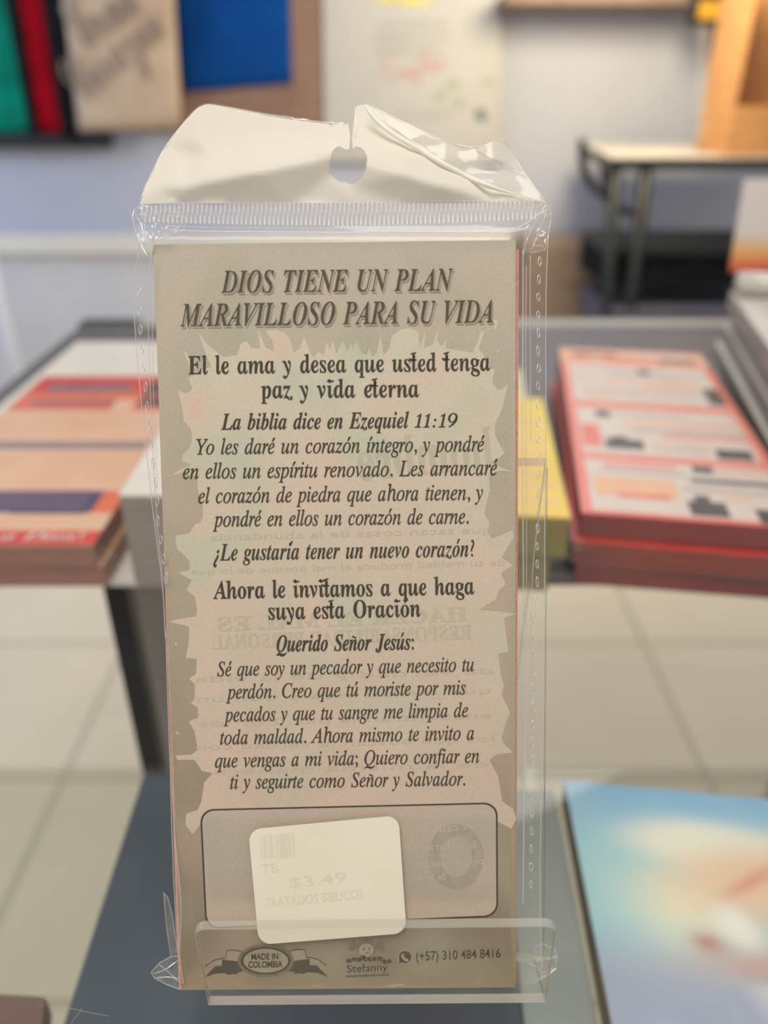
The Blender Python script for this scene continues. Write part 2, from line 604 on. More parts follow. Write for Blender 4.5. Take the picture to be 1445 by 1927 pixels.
m, n, L, out = new_mat('floor_tiles')
b = n.new('ShaderNodeBsdfPrincipled')
b.inputs['Roughness'].default_value = .35
b.inputs['Specular IOR Level'].default_value = .35
br = n.new('ShaderNodeTexBrick')
br.offset = 0.0
br.inputs['Color1'].default_value = lin((238, 226, 202))
br.inputs['Color2'].default_value = lin((232, 220, 196))
br.inputs['Mortar'].default_value = lin((204, 193, 170))
br.inputs['Scale'].default_value = 1.0
br.inputs['Mortar Size'].default_value = .008
br.inputs['Mortar Smooth'].default_value = .3
br.inputs['Brick Width'].default_value = .425
br.inputs['Row Height'].default_value = .425
tc = n.new('ShaderNodeTexCoord')
mp = n.new('ShaderNodeMapping')
mp.inputs['Location'].default_value = (.635, -.225, 0)
L.new(tc.outputs['Object'], mp.inputs[0])
L.new(mp.outputs[0], br.inputs['Vector'])
nz = n.new('ShaderNodeTexNoise')
nz.inputs['Scale'].default_value = 6
L.new(tc.outputs['Object'], nz.inputs['Vector'])
mx = n.new('ShaderNodeMix')
mx.data_type = 'RGBA'
mx.blend_type = 'MULTIPLY'
mx.inputs[0].default_value = .12
L.new(br.outputs['Color'], mx.inputs[6])
L.new(nz.outputs['Fac'], mx.inputs[7])
L.new(mx.outputs[2], b.inputs['Base Color'])
L.new(b.outputs[0], out.inputs[0])
M['floor'] = m
tag(MB().box(-3, 3, -.8, YW, -.05, 0).build('floor', M['floor'], origin=(0, 0, 0)), kind='structure')
tag(MB().box(-3, 3, YW, YW + .08, 0, 2.8).build('wall_back', M['wall']), kind='structure')
zl = at_y(100, 440, YW).z
zl2 = at_y(100, 474, YW).z
tag(MB().box(-3, at_y(960, 450, YW - .03).x, YW - .05, YW, zl2, zl).build('trim_1', M['ledge'], bevel=.004), kind='structure')
tag(MB().box(-3, at_y(960, 450, YW - .03).x, YW - .018, YW, 0, zl2).build('trim_2', M['wall_low']), kind='structure')
bz = at_y(300, 246, YW).z
tag(MB().box(at_y(-40, 200, YW).x, at_y(640, 200, YW).x, YW - .02, YW, bz, 1.9).build('trim_3', M['brown_board']), kind='structure')

# ------------------------------------------------------------------ glass counter under the stand
ZT = HC - TD
SD = .34
ctr = empty('glass_counter', (0, .07, 0), 'glass counter with a lower glass shelf carrying the clear leaflet stand', 'counter')
MB().box(-.56, .56, -.22, .205, ZT - .005, ZT).build('glass_top', M['glass'], ctr)
MB().box(-.56, .56, -.22, .315, HC - SD - .005, HC - SD).build('lower_shelf', M['glass'], ctr)
for sx in (-.575, .56):
    for sy in (-.22, .19):
        MB().box(sx, sx + .015, sy, sy + .015, 0, ZT).build('leg', M['grey_light'], ctr)

# ------------------------------------------------------------------ display table behind
ZF = HC - FD
YF = .376
YB = at_drop(300, 612, FD).y
XL = -.377
tb = empty('display_table', (0, (YF + YB) / 2, 0), 'grey display table covered with leaflet bundles behind the clear stand', 'table')
MB().box(XL, .70, YF + .022, YB, ZF - .014, ZF).build('tabletop', M['grey_metal'], tb, bevel=.002)
xd = at_drop(262, 606, FD).x
MB().box(xd + .0005, .70, YB + .0005, YB + .030, ZF - .022, ZF).build('back_rail', M['grey_light'], tb, bevel=.002)
MB().box(XL - .004, xd, YB + .0005, YB + .030, ZF - .022, ZF).build('dark_edge_strip', M['grey_dark'], tb)
xm = at_y(197, 1120, YF + .024).x
xm2 = at_y(240, 1120, YF + .024).x
MB().box(xm, xm2, YF + .024, YF + .036, .0, ZF - .0145).build('leg', M['black'], tb)
MB().box(xm2 - .008, xm2, YF + .036, YB - .02, .0, ZF - .0145).build('trestle_panel', M['panel_grey'], tb)
MB().box(.66, .68, YF + .12, YB - .02, .0, ZF - .0145).build('trestle_panel', M['panel_grey'], tb)

def frame2(ox, oy, yaw):
    r = Vector((math.cos(yaw), -math.sin(yaw), 0)); d = Vector((math.sin(yaw), math.cos(yaw), 0))
    return lambda a, b_, z: Vector((ox, oy, 0)) + r * a + d * b_ + Vector((0, 0, z))

def slab(mb, fr, a0, a1, b0, b1, z0, z1, mi=0):
    return mb.hexa([fr(a0, b0, z0), fr(a1, b0, z0), fr(a1, b1, z0), fr(a0, b1, z0)], [fr(a0, b0, z1), fr(a1, b0, z1), fr(a1, b1, z1), fr(a0, b1, z1)], mi)

def bundle(name, fr, wd, dp, z0, h, side, top, label, cat, group, design=None, wrap=True, mats=None):
    """a wrapped block of printed leaflets: paper block, printed cover, shrink wrap"""
    e = empty(name, fr(wd / 2, dp / 2, z0), label, cat, group)
    slab(MB(), fr, 0, wd, 0, dp, z0 + .0004, z0 + h - .0016).build('paper_block', side, e, bevel=.001)
    c = MB()
    slab(c, fr, 0, wd, 0, dp, z0 + h - .0016, z0 + h - .0008)
    ms = [top]
    if design:
        ms += mats
        for (x0, x1, y0, y1, k) in design:
            zz = z0 + h - .0007 + .00002 * len(c.f) / 6
            c.add([fr(x0 * wd, y0 * dp, zz), fr(x1 * wd, y0 * dp, zz), fr(x1 * wd, y1 * dp, zz), fr(x0 * wd, y1 * dp, zz)], [(0, 1, 2, 3)], k)
    cv = c.build('printed_cover', ms, e)
    if wrap:
        w = MB()
        t = .0006
        slab(w, fr, -t, wd + t, -t, dp + t, z0 + .0002, z0 + h)
        # gathered ends of the wrap
        for a in (-.001, wd + .001):
            s = -1 if a < 0 else 1
            for k in range(2):
                bb = dp * (.0 + .02 * k)
                w.tube([fr(a, bb, z0 + h * .5), fr(a + s * .004 * (1 + k % 2), bb - .004, z0 + h * (.3 + .1 * k)), fr(a + s * .007, bb - .003, z0 + h * .35)], [.0012, .0016, .0006], 5)
        w.build('shrink_wrap', M['wrap'], e)
    return e, cv

# red leaflets, right
fr = frame2(.112, .378, math.radians(9))
RH = .0164
RD = [(.0, 1, .0, 1, 1)]
RD += [(.05, .95, .57, .86, 2), (.05, .95, .265, .53, 2), (.05, .95, .015, .235, 2)]
RD += [(.0, 1, .875, .99, 3), (.3, .95, .89, .93, 1), (.06, .2, .9, .97, 1), (.1, .4, .935, .96, 4), (.5, .9, .945, .975, 2), (.68, .92, .9, .93, 4)]
RD += [(.25, .7, .80, .815, 5), (.5, .58, .79, .83, 4), (.3, .9, .765, .775, 5), (.28, .85, .73, .745, 3), (.28, .85, .70, .712, 3), (.5, .85, .675, .687, 1), (.1, .5, .64, .65, 5), (.55, .9, .62, .63, 5), (.86, .96, .585, .70, 4), (.12, .3, .605, .62, 3)]
RD += [(.2, .7, .49, .50, 5), (.16, .24, .47, .51, 4), (.35, .92, .455, .465, 3), (.3, .92, .425, .437, 3), (.35, .95, .395, .408, 5), (.5, .95, .37, .385, 1), (.18, .38, .295, .345, 4), (.22, .30, .345, .36, 4), (.74, .92, .272, .322, 4), (.42, .7, .30, .31, 5), (.42, .72, .33, .34, 3), (.06, .16, .3, .42, 1)]
RD += [(.14, .5, .205, .22, 1), (.58, .68, .20, .23, 4), (.7, .95, .205, .215, 3), (.12, .55, .178, .188, 5), (.55, .95, .155, .172, 4), (.08, .46, .075, .155, 3), (.18, .42, .07, .09, 1), (.49, .66, .02, .075, 4), (.53, .60, .075, .10, 4), (.78, .97, .005, .06, 4), (.5, .9, .12, .13, 5), (.66, .78, .09, .10, 3)]
for k in range(3):
    d_ = frame2(.112 + (.001, -.004, .0)[k], .378 + (.002, .0, .003)[k], math.radians((8.2, 9.6, 9)[k]))
    bundle('leaflet_bundle', d_, .125, .318, ZF + k * RH, RH, M['red_side'], M['red_print'],
           ['red edged leaflet bundle at the very bottom of the red stack at right', 'red edged leaflet bundle in the middle of the red stack at right', 'topmost red and white printed leaflet bundle of the stack at right'][k], 'leaflets', 'red leaflet bundles on the display table',
           RD if k == 2 else None, True, [M['red_soft'], M['blush'], M['orange_pale'], M['dark_print'], M['grey_print']])
ZR = ZF + 3 * RH

# white wrapped stacks on top of the red ones
WB = .0157
WLAB = ['bottom white wrapped paper bundle of the pile right of the red stack', 'second white paper bundle from the bottom of the right pile', 'third white paper bundle from the bottom of the right pile', 'third white paper bundle from the top of the right pile', 'white paper bundle just under the topmost of the right pile', 'topmost white wrapped paper bundle of the pile at right edge']
for k in range(6):
    f2 = frame2(.2435 + (0, .002, -.001, .001, .0025, 0)[k], .384, math.radians(12.6 + (0, .5, -.3, .3, .8, .2)[k]))
    bundle('paper_bundle', f2, .16, .345, ZF + k * WB, WB, M['paper_side'], M['white_paper'], WLAB[k], 'paper', 'white bundles at the right edge',
           [(.1, .9, .06 + .05 * q, .08 + .05 * q, 1) for q in range(17)] if k == 5 else None, True, [M['grey_print']])
ZWT = ZF + 6 * WB
e = empty('paper_roll', f2(.08, .33, ZWT), 'rolled white plastic wrapped paper lying across the white bundles', 'paper')
MB().tube([f2(.002 + .03 * k, .33 + .002 * math.sin(k), ZWT + .0105) for k in range(6)], .0100, 12).build('rolled_sheet', M['white_paper'], e, smooth=True)
MB().tube([f2(.0 + .031 * k, .33 + .002 * math.sin(k), ZWT + .0105) for k in range(6)], .0104, 12).build('plastic_wrap', M['wrap'], e, smooth=True)

# yellow leaflets
YH = .0268
for k in range(2):
    fy = frame2(-.012, .378 + (.004, 0)[k], math.radians(5.5))
    bundle('leaflet_bundle', fy, (.108, .115)[k], .185, ZF + k * YH, YH, M['yellow_side'], M['yellow'],
           ['lower yellow leaflet bundle of the two beside the red stack', 'upper yellow leaflet bundle of the two beside the red stack'][k], 'leaflets', 'yellow leaflet bundles',
           [(.55, .95, .1 + .09 * q, .12 + .09 * q, 1) for q in range(8)] if k else None, True, [M['orange_pale']])
fm = frame2(.015, .585, math.radians(5))
bundle('leaflet_bundle', fm, .10, .085, ZF, .040, M['purple'], M['cream_board'], 'mauve and cream leaflet bundle behind the yellow ones', 'leaflets', 'other bundles', [(.05, .95, .1, .8, 1)], True, [M['yellow']])

# left booklets
fl = lambda a, b_, z: Vector((-.302 + a, .372 + b_, z))
LD = [(0, 1, .0, .055, 1), (0, 1, .055, .13, 2), (0, .90, .13, .23, 3), (.9, 1, .13, .30, 4), (.55, .88, .125, .15, 3), (0, 1, .23, .72, 2), (0, 1, .72, 1, 1), (.04, .3, .74, .78, 4), (.0, .82, .74, .86, 4), (.05, .98, .48, .50, 5), (.0, .95, .455, .475, 6), (.1, .6, .76, .79, 6), (.12, .66, .86, .90, 6), (.1, .6, .91, .93, 6), (.72, .86, .84, .95, 7), (.86, .98, .9, .96, 1), (.74, .9, .75, .82, 7), (.6, .72, .70, .80, 2)]
for q in range(9):
    LD.append((.04, .96, .255 + .02 * q, .261 + .02 * q, 8))
for q in range(8):
    LD.append((.04, .8, .52 + .022 * q, .527 + .022 * q, 8))
for q in range(4):
    LD.append((.05, .85, .145 + .02 * q, .150 + .02 * q, 9))
LH = .0155
for k in range(2):
    e, cv = bundle('leaflet_bundle', (lambda a, b_, z, k=k: fl(a + (.002, 0)[k], b_ - (.0, .002)[k], z)), .138, .287, ZF + .0035 + k * LH, LH, M['pink_side'], M['orange_pale'],
           ['lower pink edged booklet bundle of the left pair', 'upper orange and red booklet bundle with a navy text block at left'][k], 'leaflets', 'booklet bundles at left',
           LD if k else None, True, [M['red_print'], M['peach'], M['navy'], M['orange'], M['slate'], M['slate'], M['dark_print'], M['orange_pale'], M['purple']])
    if k:
        t = MB()
        z = ZF + .0035 + 2 * LH + .0002
        def pl(x, y, w): return Vector((x, -y, z + w))
        lay_line(t, 'nos a Dios!', 'bold', -.245, -.374, -.172, -.374, .0085, 0, 0, .0, 0, place=pl)
        t.build('cover_lettering', M['white_paper'], e)

# white sheet beneath the booklets and the white pile next to them
MBs = MB()
tag(MBs.box(-.352, -.095, .378, .866, ZF, ZF + .0034).build('paper_sheet', M['white_paper']), 'large white paper pad lying under the booklet bundles at left', 'paper')
e = empty('paper_stack', (-.08, .47, ZF + .0034), 'tall white paper stack standing right of the left booklets', 'paper')
MB().box(-.146, -.02, .374, .60, ZF + .0036, ZF + .062).build('sheets', M['paper_side'], e, bevel=.001)
MB().box(-.146, -.02, .374, .60, ZF + .062, ZF + .0632).build('top_sheet', M['white_paper'], e)

# ------------------------------------------------------------------ lower shelf: folder, picture pad, brown book
ZS = HC - SD
def quad_slab(name, c4, z0, z1, mats, label, cat, bevel=.0008):
    b_ = [Vector((p.x, p.y, z0)) for p in c4]
    t_ = [Vector((p.x, p.y, z1)) for p in c4]
    o = MB().hexa(b_, t_).build(name, mats, bevel=bevel)
    return tag(o, label, cat)
c = [at_drop(118, 1930, SD - .006), at_drop(984, 1930, SD - .006), at_drop(941, 1480, SD - .006), at_drop(271, 1453, SD - .006)]
c[0] = c[3] + (c[0] - c[3]) * 1.5
c[1] = c[2] + (c[1] - c[2]) * 1.5
quad_slab('folder', c, ZS + .0002, ZS + .006, M['blue_folder'], 'dark blue grey folder on the glass shelf, left of the picture pad', 'folder')
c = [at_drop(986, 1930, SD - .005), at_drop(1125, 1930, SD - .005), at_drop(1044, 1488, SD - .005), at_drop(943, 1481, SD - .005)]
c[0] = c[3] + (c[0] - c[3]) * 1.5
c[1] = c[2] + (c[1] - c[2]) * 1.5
quad_slab('folder', c, ZS + .0002, ZS + .005, M['folder_reflection'], 'pale slab painting a reflection beside the dark folder, touching the picture pad', 'folder')  # added slab: paints the lighter, reflecting side of the folder
A = at_drop(1062, 1466, SD - .018); B = at_drop(1445, 1502, SD - .018); D = at_drop(1152, 1927, SD - .018)
rr = (B - A); rr.z = 0
dn = (D - A); dn.z = 0
rd = rr.normalized()
nd = dn.normalized()
PCW, PCH = .20, .25
pb = empty('picture_pad', A + rd * .1 + nd * .12 - Vector((0, 0, .018)), 'pale blue sky picture with pink hands lying on the glass shelf', 'picture')
bl = [A, A + rd * PCW, A + rd * PCW + nd * PCH, A + nd * PCH]
MB().hexa([Vector((p.x, p.y, ZS + .0002)) for p in (bl[3], bl[2], bl[1], bl[0])], [Vector((p.x, p.y, ZS + .0168)) for p in (bl[3], bl[2], bl[1], bl[0])]).build('pad_block', M['olive'], pb, bevel=.001)

def blob(x, y, cx, cy, rx, ry, ang=0, p=1.0):
    ca, sa = math.cos(ang), math.sin(ang)
    dx_, dy_ = x - cx, y - cy
    a = (dx_ * ca + dy_ * sa) / rx; b_ = (-dx_ * sa + dy_ * ca) / ry
    return math.exp(-(a * a + b_ * b_) ** p)
def mixc(a, b_, t):
    return tuple(a[i] * (1 - t) + b_[i] * t for i in range(3))

def pic_col(s, t):
    # s 0..1 across, t 0..1 towards the viewer
    nx = noise.noise(Vector((s * 9, t * 9, 3)))
    nx2 = noise.noise(Vector((s * 7 + 4, t * 16, 5)))
    s, t = s * 1.9, t * 2.05
    c_ = mixc((138, 182, 218), (160, 204, 216), min(1, t * 3.0))
    c_ = mixc(c_, (160, 168, 192), min(1, max(0, (t - .60) / .25)))
    c_ = mixc(c_, (238, 232, 216), max(0, min(1, .95 * blob(s, t, .62, .26, .42, .12, 0, 2) + .12 * nx)))
    c_ = mixc(c_, (234, 222, 196), min(1, .9 * blob(s, t, .42, .54, .26, .19)))
    c_ = mixc(c_, (232, 198, 168), min(1, 1.0 * blob(s, t, .76, .41, .38, .14, -.1, 1.5)))
    c_ = mixc(c_, (228, 188, 164), min(1, .9 * blob(s, t, 1.05, .52, .36, .22)))
    c_ = mixc(c_, (206, 138, 120), min(1, .8 * blob(s, t, .74, .41, .17, .022, -.5)))
    c_ = mixc(c_, (208, 150, 138), min(1, .85 * blob(s, t, .84, .735, .40, .055, -.06)))
    c_ = mixc(c_, (184, 128, 120), min(1, .85 * blob(s, t, .46, .68, .06, .035)))
    c_ = mixc(c_, (236, 228, 222), min(1, 1.0 * blob(s, t, .60, .60, .10, .075, .7, 1.5)))
    if t > .8:
        c_ = mixc(c_, (208, 202, 208), max(0, min(1, nx2 * 1.5)))
    return lin(tuple(min(250, x * 1.10) for x in c_))
g = MB()
NX, NY = 70, 90
vs, cs = [], []
for j in range(NY + 1):
    for i in range(NX + 1):
        p = A + rd * (PCW * i / NX) + nd * (PCH * j / NY)
        vs.append(Vector((p.x, p.y, ZS + .0171)))
        cs.append(pic_col(i / NX, j / NY))
g.add(vs, [(j * (NX + 1) + i, (j + 1) * (NX + 1) + i, (j + 1) * (NX + 1) + i + 1, j * (NX + 1) + i + 1) for j in range(NY) for i in range(NX)])
g.build('printed_picture', M['picture'], pb, colors=cs)
c = [at_drop(-220, 2000, SD - .014), at_drop(70, 2000, SD - .014), at_drop(86, 1874, SD - .014), at_drop(-220, 1858, SD - .014)]
quad_slab('notebook', c, ZS + .0002, ZS + .014, M['brown_book'], 'brown notebook corner on the glass shelf at bottom left', 'book')

# ------------------------------------------------------------------ clear acrylic stand (bent strip seen end on: lip, ledge, back, rear leg)
SW0, SW1 = .0132 - .004, .1050 - .001
def su(px, py, w):          # across-position of a frame point on the leaflet plane
    return (pg(px, py, w) - PO).dot(PR)
SW0 = su(390, 1882, .004); SW1 = su(1029, 1882, .004)
zt_world = ZT
def strip(prof, th, name, parent, rad=0.0, x0=None, x1=None):
    """prof: list of (v, w) along the bend; extruded across the stand"""
    x0 = SW0 if x0 is None else x0
    x1 = SW1 if x1 is None else x1
    n_ = len(prof)
    nor = []
    for i in range(n_):
        a = prof[max(0, i - 1)]; b_ = prof[min(n_ - 1, i + 1)]
        tx, ty = b_[0] - a[0], b_[1] - a[1]
        l = math.hypot(tx, ty)
        nor.append((-ty / l, tx / l))
    fa = [(p[0] + q[0] * th / 2, p[1] + q[1] * th / 2) for p, q in zip(prof, nor)]
    fb = [(p[0] - q[0] * th / 2, p[1] - q[1] * th / 2) for p, q in zip(prof, nor)]
    v = []
    for u in (x0, x1):
        v += [uv(u, a[0], a[1]) for a in fa] + [uv(u, a[0], a[1]) for a in fb]
    k = 2 * n_
    f, mi = [], []
    mbx = MB()
    for i in range(n_ - 1):
        mbx_f = [(i, i + 1, k + i + 1, k + i), (n_ + i + 1, n_ + i, k + n_ + i, k + n_ + i + 1)]
        f += mbx_f; mi += [0, 0]
        f += [(i, n_ + i, n_ + i + 1, i + 1), (k + i + 1, k + n_ + i + 1, k + n_ + i, k + i)]; mi += [1, 1]
    f += [(0, k, k + n_, n_), (n_ - 1, 2 * n_ - 1, k + 2 * n_ - 1, k + n_ - 1)]; mi += [1, 1]
    mbx.add(v, f)
    mbx.m = mi
    return mbx.build(name, [M['acrylic'], M['acrylic_edge']], parent)

stand_base = uv((SW0 + SW1) / 2, PH + .004, -.012)
stand = empty('leaflet_stand', (stand_base.x, stand_base.y, ZT), 'clear acrylic easel stand with a front lip on the glass counter', 'stand')
VB = PH + .0016           # ledge level along the leaflet
STK = -.0135              # back of the stack
def arc(cx, cy, r, a0, a1, n_=6):
    return [(cx + r * math.cos(a0 + (a1 - a0) * i / n_), cy + r * math.sin(a0 + (a1 - a0) * i / n_)) for i in range(n_ + 1)]
lip_top = ((pg(700, 1737, .0145) - PO).dot(PD), .0145)
def lip_pt(u, t, d):
    a = (VB - .0008, .0026)
    dv, dw = lip_top[0] - a[0], lip_top[1] - a[1]
    l = math.hypot(dv, dw)
    return uv(u, a[0] + dv * t - dw / l * d * -1, a[1] + dw * t + dv / l * d * -1)
LL = math.hypot(lip_top[0] - VB, lip_top[1] - .0026)
RC = .0028
lo_ = [(SW0, 0), (SW1, 0)]
lo_ += [(SW1 - RC + RC * math.cos(math.radians(a)), 1 - (RC - RC * math.sin(math.radians(a))) / LL) for a in range(0, 91, 15)]
lo_ += [(SW0 + RC + RC * math.cos(math.radians(a)), 1 - (RC - RC * math.sin(math.radians(a))) / LL) for a in range(90, 181, 15)]
mb = MB()
nl = len(lo_)
TH = .0012
B_ = .0003
def inset(k):
    cu, ct = (SW0 + SW1) / 2, .5
    return [(u + (B_ if u < cu else -B_) * (1 if k else 0), t + (-B_ / LL if t > .5 else 0) * k) for u, t in lo_]
rings = [(1, TH), (0, TH - B_), (0, -TH + B_), (1, -TH)]
vv = []
for k, d in rings:
    vv += [lip_pt(u, t, d) for u, t in inset(k)]
ff = [tuple(range(nl)), tuple(reversed(range(3 * nl, 4 * nl)))]
mm_ = [0, 0]
for r_ in range(3):
    for q in range(nl):
        ff.append((r_ * nl + (q + 1) % nl, r_ * nl + q, (r_ + 1) * nl + q, (r_ + 1) * nl + (q + 1) % nl)); mm_.append(1)
mb.add(vv, ff)
mb.m = mm_
mb.build('front_lip', [M['acrylic'], M['acrylic_edge']], stand)
strip([(VB, STK - .002), (VB + .0002, -.002), (VB, .0012), (VB - .0008, .0028)], .0020, 'ledge', stand)
vt = (pg(1000, 880, STK) - PO).dot(PD)
strip([(VB + .001, STK - .0022), (vt, STK - .0022)], .0022, 'back_panel', stand, x1=su(1032, 880, STK))
# rear leg from the top bend down to the counter
topw = uv(0, vt, STK - .0022)
foot = None
for k in range(400):
    q = uv(0, vt + .0005 * k, STK - .0030 - .0005 * k * .62)
    if q.z - .0012 <= ZT:
        foot = (vt + .0005 * k, STK - .0030 - .0005 * k * .62)
        break
strip([(vt - .0015, STK - .0026), (vt - .0015, STK - .0040), foot], .0022, 'rear_leg', stand, x1=su(1032, 880, STK))

# ------------------------------------------------------------------ tracts in the bag
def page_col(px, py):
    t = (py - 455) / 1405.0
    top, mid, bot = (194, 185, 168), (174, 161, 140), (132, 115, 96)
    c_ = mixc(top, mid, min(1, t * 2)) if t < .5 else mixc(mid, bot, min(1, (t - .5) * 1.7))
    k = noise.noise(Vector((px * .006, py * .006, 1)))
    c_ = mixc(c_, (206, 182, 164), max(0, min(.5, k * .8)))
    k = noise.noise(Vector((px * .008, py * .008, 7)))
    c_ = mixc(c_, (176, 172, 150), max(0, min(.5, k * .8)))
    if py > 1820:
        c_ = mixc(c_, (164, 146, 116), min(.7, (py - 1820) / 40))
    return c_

def torn_col(px, py):
    t = (py - 600) / 900.0
    c_ = mixc((212, 202, 180), (208, 186, 166), max(0, min(1, t)))
    k = noise.noise(Vector((px * .009, py * .009, 2)))
    c_ = mixc(c_, (218, 193, 174), max(0, min(.85, k * 1.5)))
    k = noise.noise(Vector((px * .010 + 5, py * .010, 11)))
    g_ = max(0.0, 1 - max(0, t) * 1.1)
    c_ = mixc(c_, (190, 196, 174), max(0, min(.85, k * 2.0)) * (.25 + .75 * g_))
    c_ = mixc(c_, (226, 184, 170), .7 * blob(px, py, 365, 765, 26, 28) + .5 * blob(px, py, 520, 645, 30, 30))
    return c_

def printed(mb, outline, colf, w, grid, holes=(), smoothn=0):
    v, f = fill2d(outline, holes, grid)
    f = [tuple(reversed(t)) for t in f]
    mb.add([pg(x, y, w) for x, y in v], f)
    mb.c += [lin(colf(x, y)) for x, y in v]

N_TR = 8
TT = .0015
tracts = []
for k in range(N_TR):
    back = k > 0
    sx = 0 if not back else [.0011, .0009, .0012, .0004, .0010, .0002, .0008][k - 1]
    sv = 0 if not back else [.0018, .0022, .0016, .0024, .0019, .0020, .0023][k - 1]
    x0 = .0 if not back else -.0002 * (k % 3)
    w1 = -.0003 - k * TT if not back else -.0001 - k * TT
    w0 = -(k + 1) * TT
    base = uv(PW / 2, PH, w0)
    e = empty('tract', base, 'front printed tract with dark lettering and a torn parchment panel, in the clear bag' if not back else 'pink edged tract packed behind the front tract in the clear bag', 'tract', None if not back else 'tracts packed behind the front one')
    tracts.append(e)
    bsh = PH - .0002
    corners = lambda w: [uv(x0 + (sx if back else 0), bsh, w), uv(PW + sx, bsh, w), uv(PW + sx, sv, w), uv(x0 + (sx if back else 0), sv, w)]
    mb = MB()
    cb, ct = corners(w0 + .0001), corners(w1)
    mb.hexa(cb, ct, 0)
    mb.build('folded_pages', M['edge_pink'], e)

front = tracts[0]
mb = MB()
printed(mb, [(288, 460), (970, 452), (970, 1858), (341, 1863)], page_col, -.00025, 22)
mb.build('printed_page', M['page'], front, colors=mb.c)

torn_l = [(355, 713), (362, 732), (351, 741), (334, 734), (342, 765), (346, 793), (359, 807), (362, 826), (357, 842), (343, 856), (343, 868), (360, 875), (338, 884), (322, 895), (343, 890), (370, 896), (373, 925), (381, 948), (382, 974), (376, 984), (367, 986), (362, 995), (355, 1004), (331, 1008), (330, 1020), (334, 1034), (348, 1046), (356, 1056), (357, 1072), (335, 1078), (346, 1084), (361, 1092), (351, 1110), (366, 1122), (371, 1148), (369, 1160), (335, 1165), (318, 1170), (335, 1174), (356, 1179), (355, 1210), (349, 1238), (370, 1240), (369, 1268), (356, 1277), (367, 1288), (366, 1316), (359, 1323), (372, 1332), (373, 1350), (355, 1358), (366, 1376), (372, 1411), (360, 1420), (330, 1422), (334, 1430), (366, 1430), (380, 1451), (400, 1455), (384, 1473), (379, 1508), (372, 1524), (350, 1532), (349, 1552), (362, 1570), (380, 1548)]
torn_r = [(935, 1545), (962, 1560), (972, 1540), (965, 1522), (945, 1508), (938, 1463), (921, 1430), (934, 1420), (966, 1416), (948, 1400), (944, 1388), (952, 1360), (960, 1341), (944, 1308), (948, 1290), (942, 1268), (937, 1230), (957, 1227), (952, 1190), (948, 1163), (970, 1155), (934, 1150), (900, 1148), (933, 1128), (938, 1112), (951, 1100), (943, 1078), (965, 1064), (944, 1050), (955, 1030), (967, 1010), (964, 998), (940, 1008), (925, 1014), (918, 1000), (921, 985), (911, 967), (916, 945), (921, 925), (921, 893), (940, 886), (966, 888), (945, 880), (922, 870), (940, 862), (949, 852), (940, 836), (932, 822), (931, 800), (938, 785), (946, 765), (951, 742), (956, 722), (946, 732), (936, 734), (927, 722), (927, 708), (932, 696), (922, 693)]
torn_t = [(912, 672), (900, 655), (908, 624), (889, 664), (870, 660), (838, 656), (842, 636), (830, 652), (822, 640), (828, 611), (814, 648), (798, 655), (801, 620), (790, 655), (787, 624), (770, 617), (752, 621), (737, 633), (732, 656), (722, 668), (716, 630), (709, 664), (701, 672), (694, 655), (690, 668), (680, 664), (670, 640), (664, 658), (660, 642), (654, 662), (645, 641), (633, 666), (627, 642), (621, 657), (615, 644), (609, 668), (598, 662), (590, 674), (581, 657), (572, 633), (564, 656), (553, 664), (546, 638), (538, 628), (520, 620), (499, 623), (512, 640), (516, 661), (500, 655), (485, 617), (489, 656), (474, 655), (463, 641), (452, 649), (447, 668), (420, 672), (392, 650), (374, 628), (388, 668), (398, 690), (370, 700)]
mb = MB()
printed(mb, torn_l[::1] + torn_r + torn_t, torn_col, -.00022, 13)
# loose brush flecks beside the panel
for q in ([(374, 627), (380, 632), (396, 672), (390, 674)], [(905, 622), (911, 626), (898, 664), (893, 660)], [(932, 664), (942, 653), (938, 662)], [(345, 660), (352, 664), (360, 690), (355, 686)], [(328, 1212), (332, 1207), (333, 1216)], [(925, 600), (938, 604), (931, 622)], [(330, 1375), (338, 1381), (333, 1383)]):
    printed(mb, q, torn_col, -.00021, 0)
mb.build('torn_parchment_panel', M['page'], front, colors=mb.c)

# print from the other side showing through, mirrored
mb = MB()
gh = [('HACER EL MAL ES', 'rom', 410, 1188, 880, 1168, 26), ('RESPONSABILIDAD PERSONAL', 'rom', 400, 1222, 888, 1202, 26)]
for s_, st, xl, yl, xr, yr, cp in gh:
    lay_line(mb, s_, st, xl, yl, xr, yr, cp, -.00018, 0, .012, mirror=True)
lay_line(mb, 'hombre', 'rom', 676, 905, 930, 880, 78, -.00018, 0, .0, mirror=True)
for s_, xl, yl, xr, yr in [('que sacan cosas de la abundancia', 395, 1018, 925, 1003), ('de su maldad produce el mal porque de lo que', 360, 1082, 950, 1064), ('da verdad y de la vida', 365, 1285, 930, 1268), ('que dio su vida y comun', 370, 1322, 925, 1305), ('encuentran la paz. Por los', 375, 1368, 925, 1352), ('los que buscan la verdad con', 370, 1412, 930, 1396), ('de la misma manera', 400, 1458, 920, 1444)]:
    lay_line(mb, s_, 'sans', xl, yl, xr, yr, 13, -.00018, 0, .0, mirror=True)
mb.build('show_through_print', M['ghost'], front)

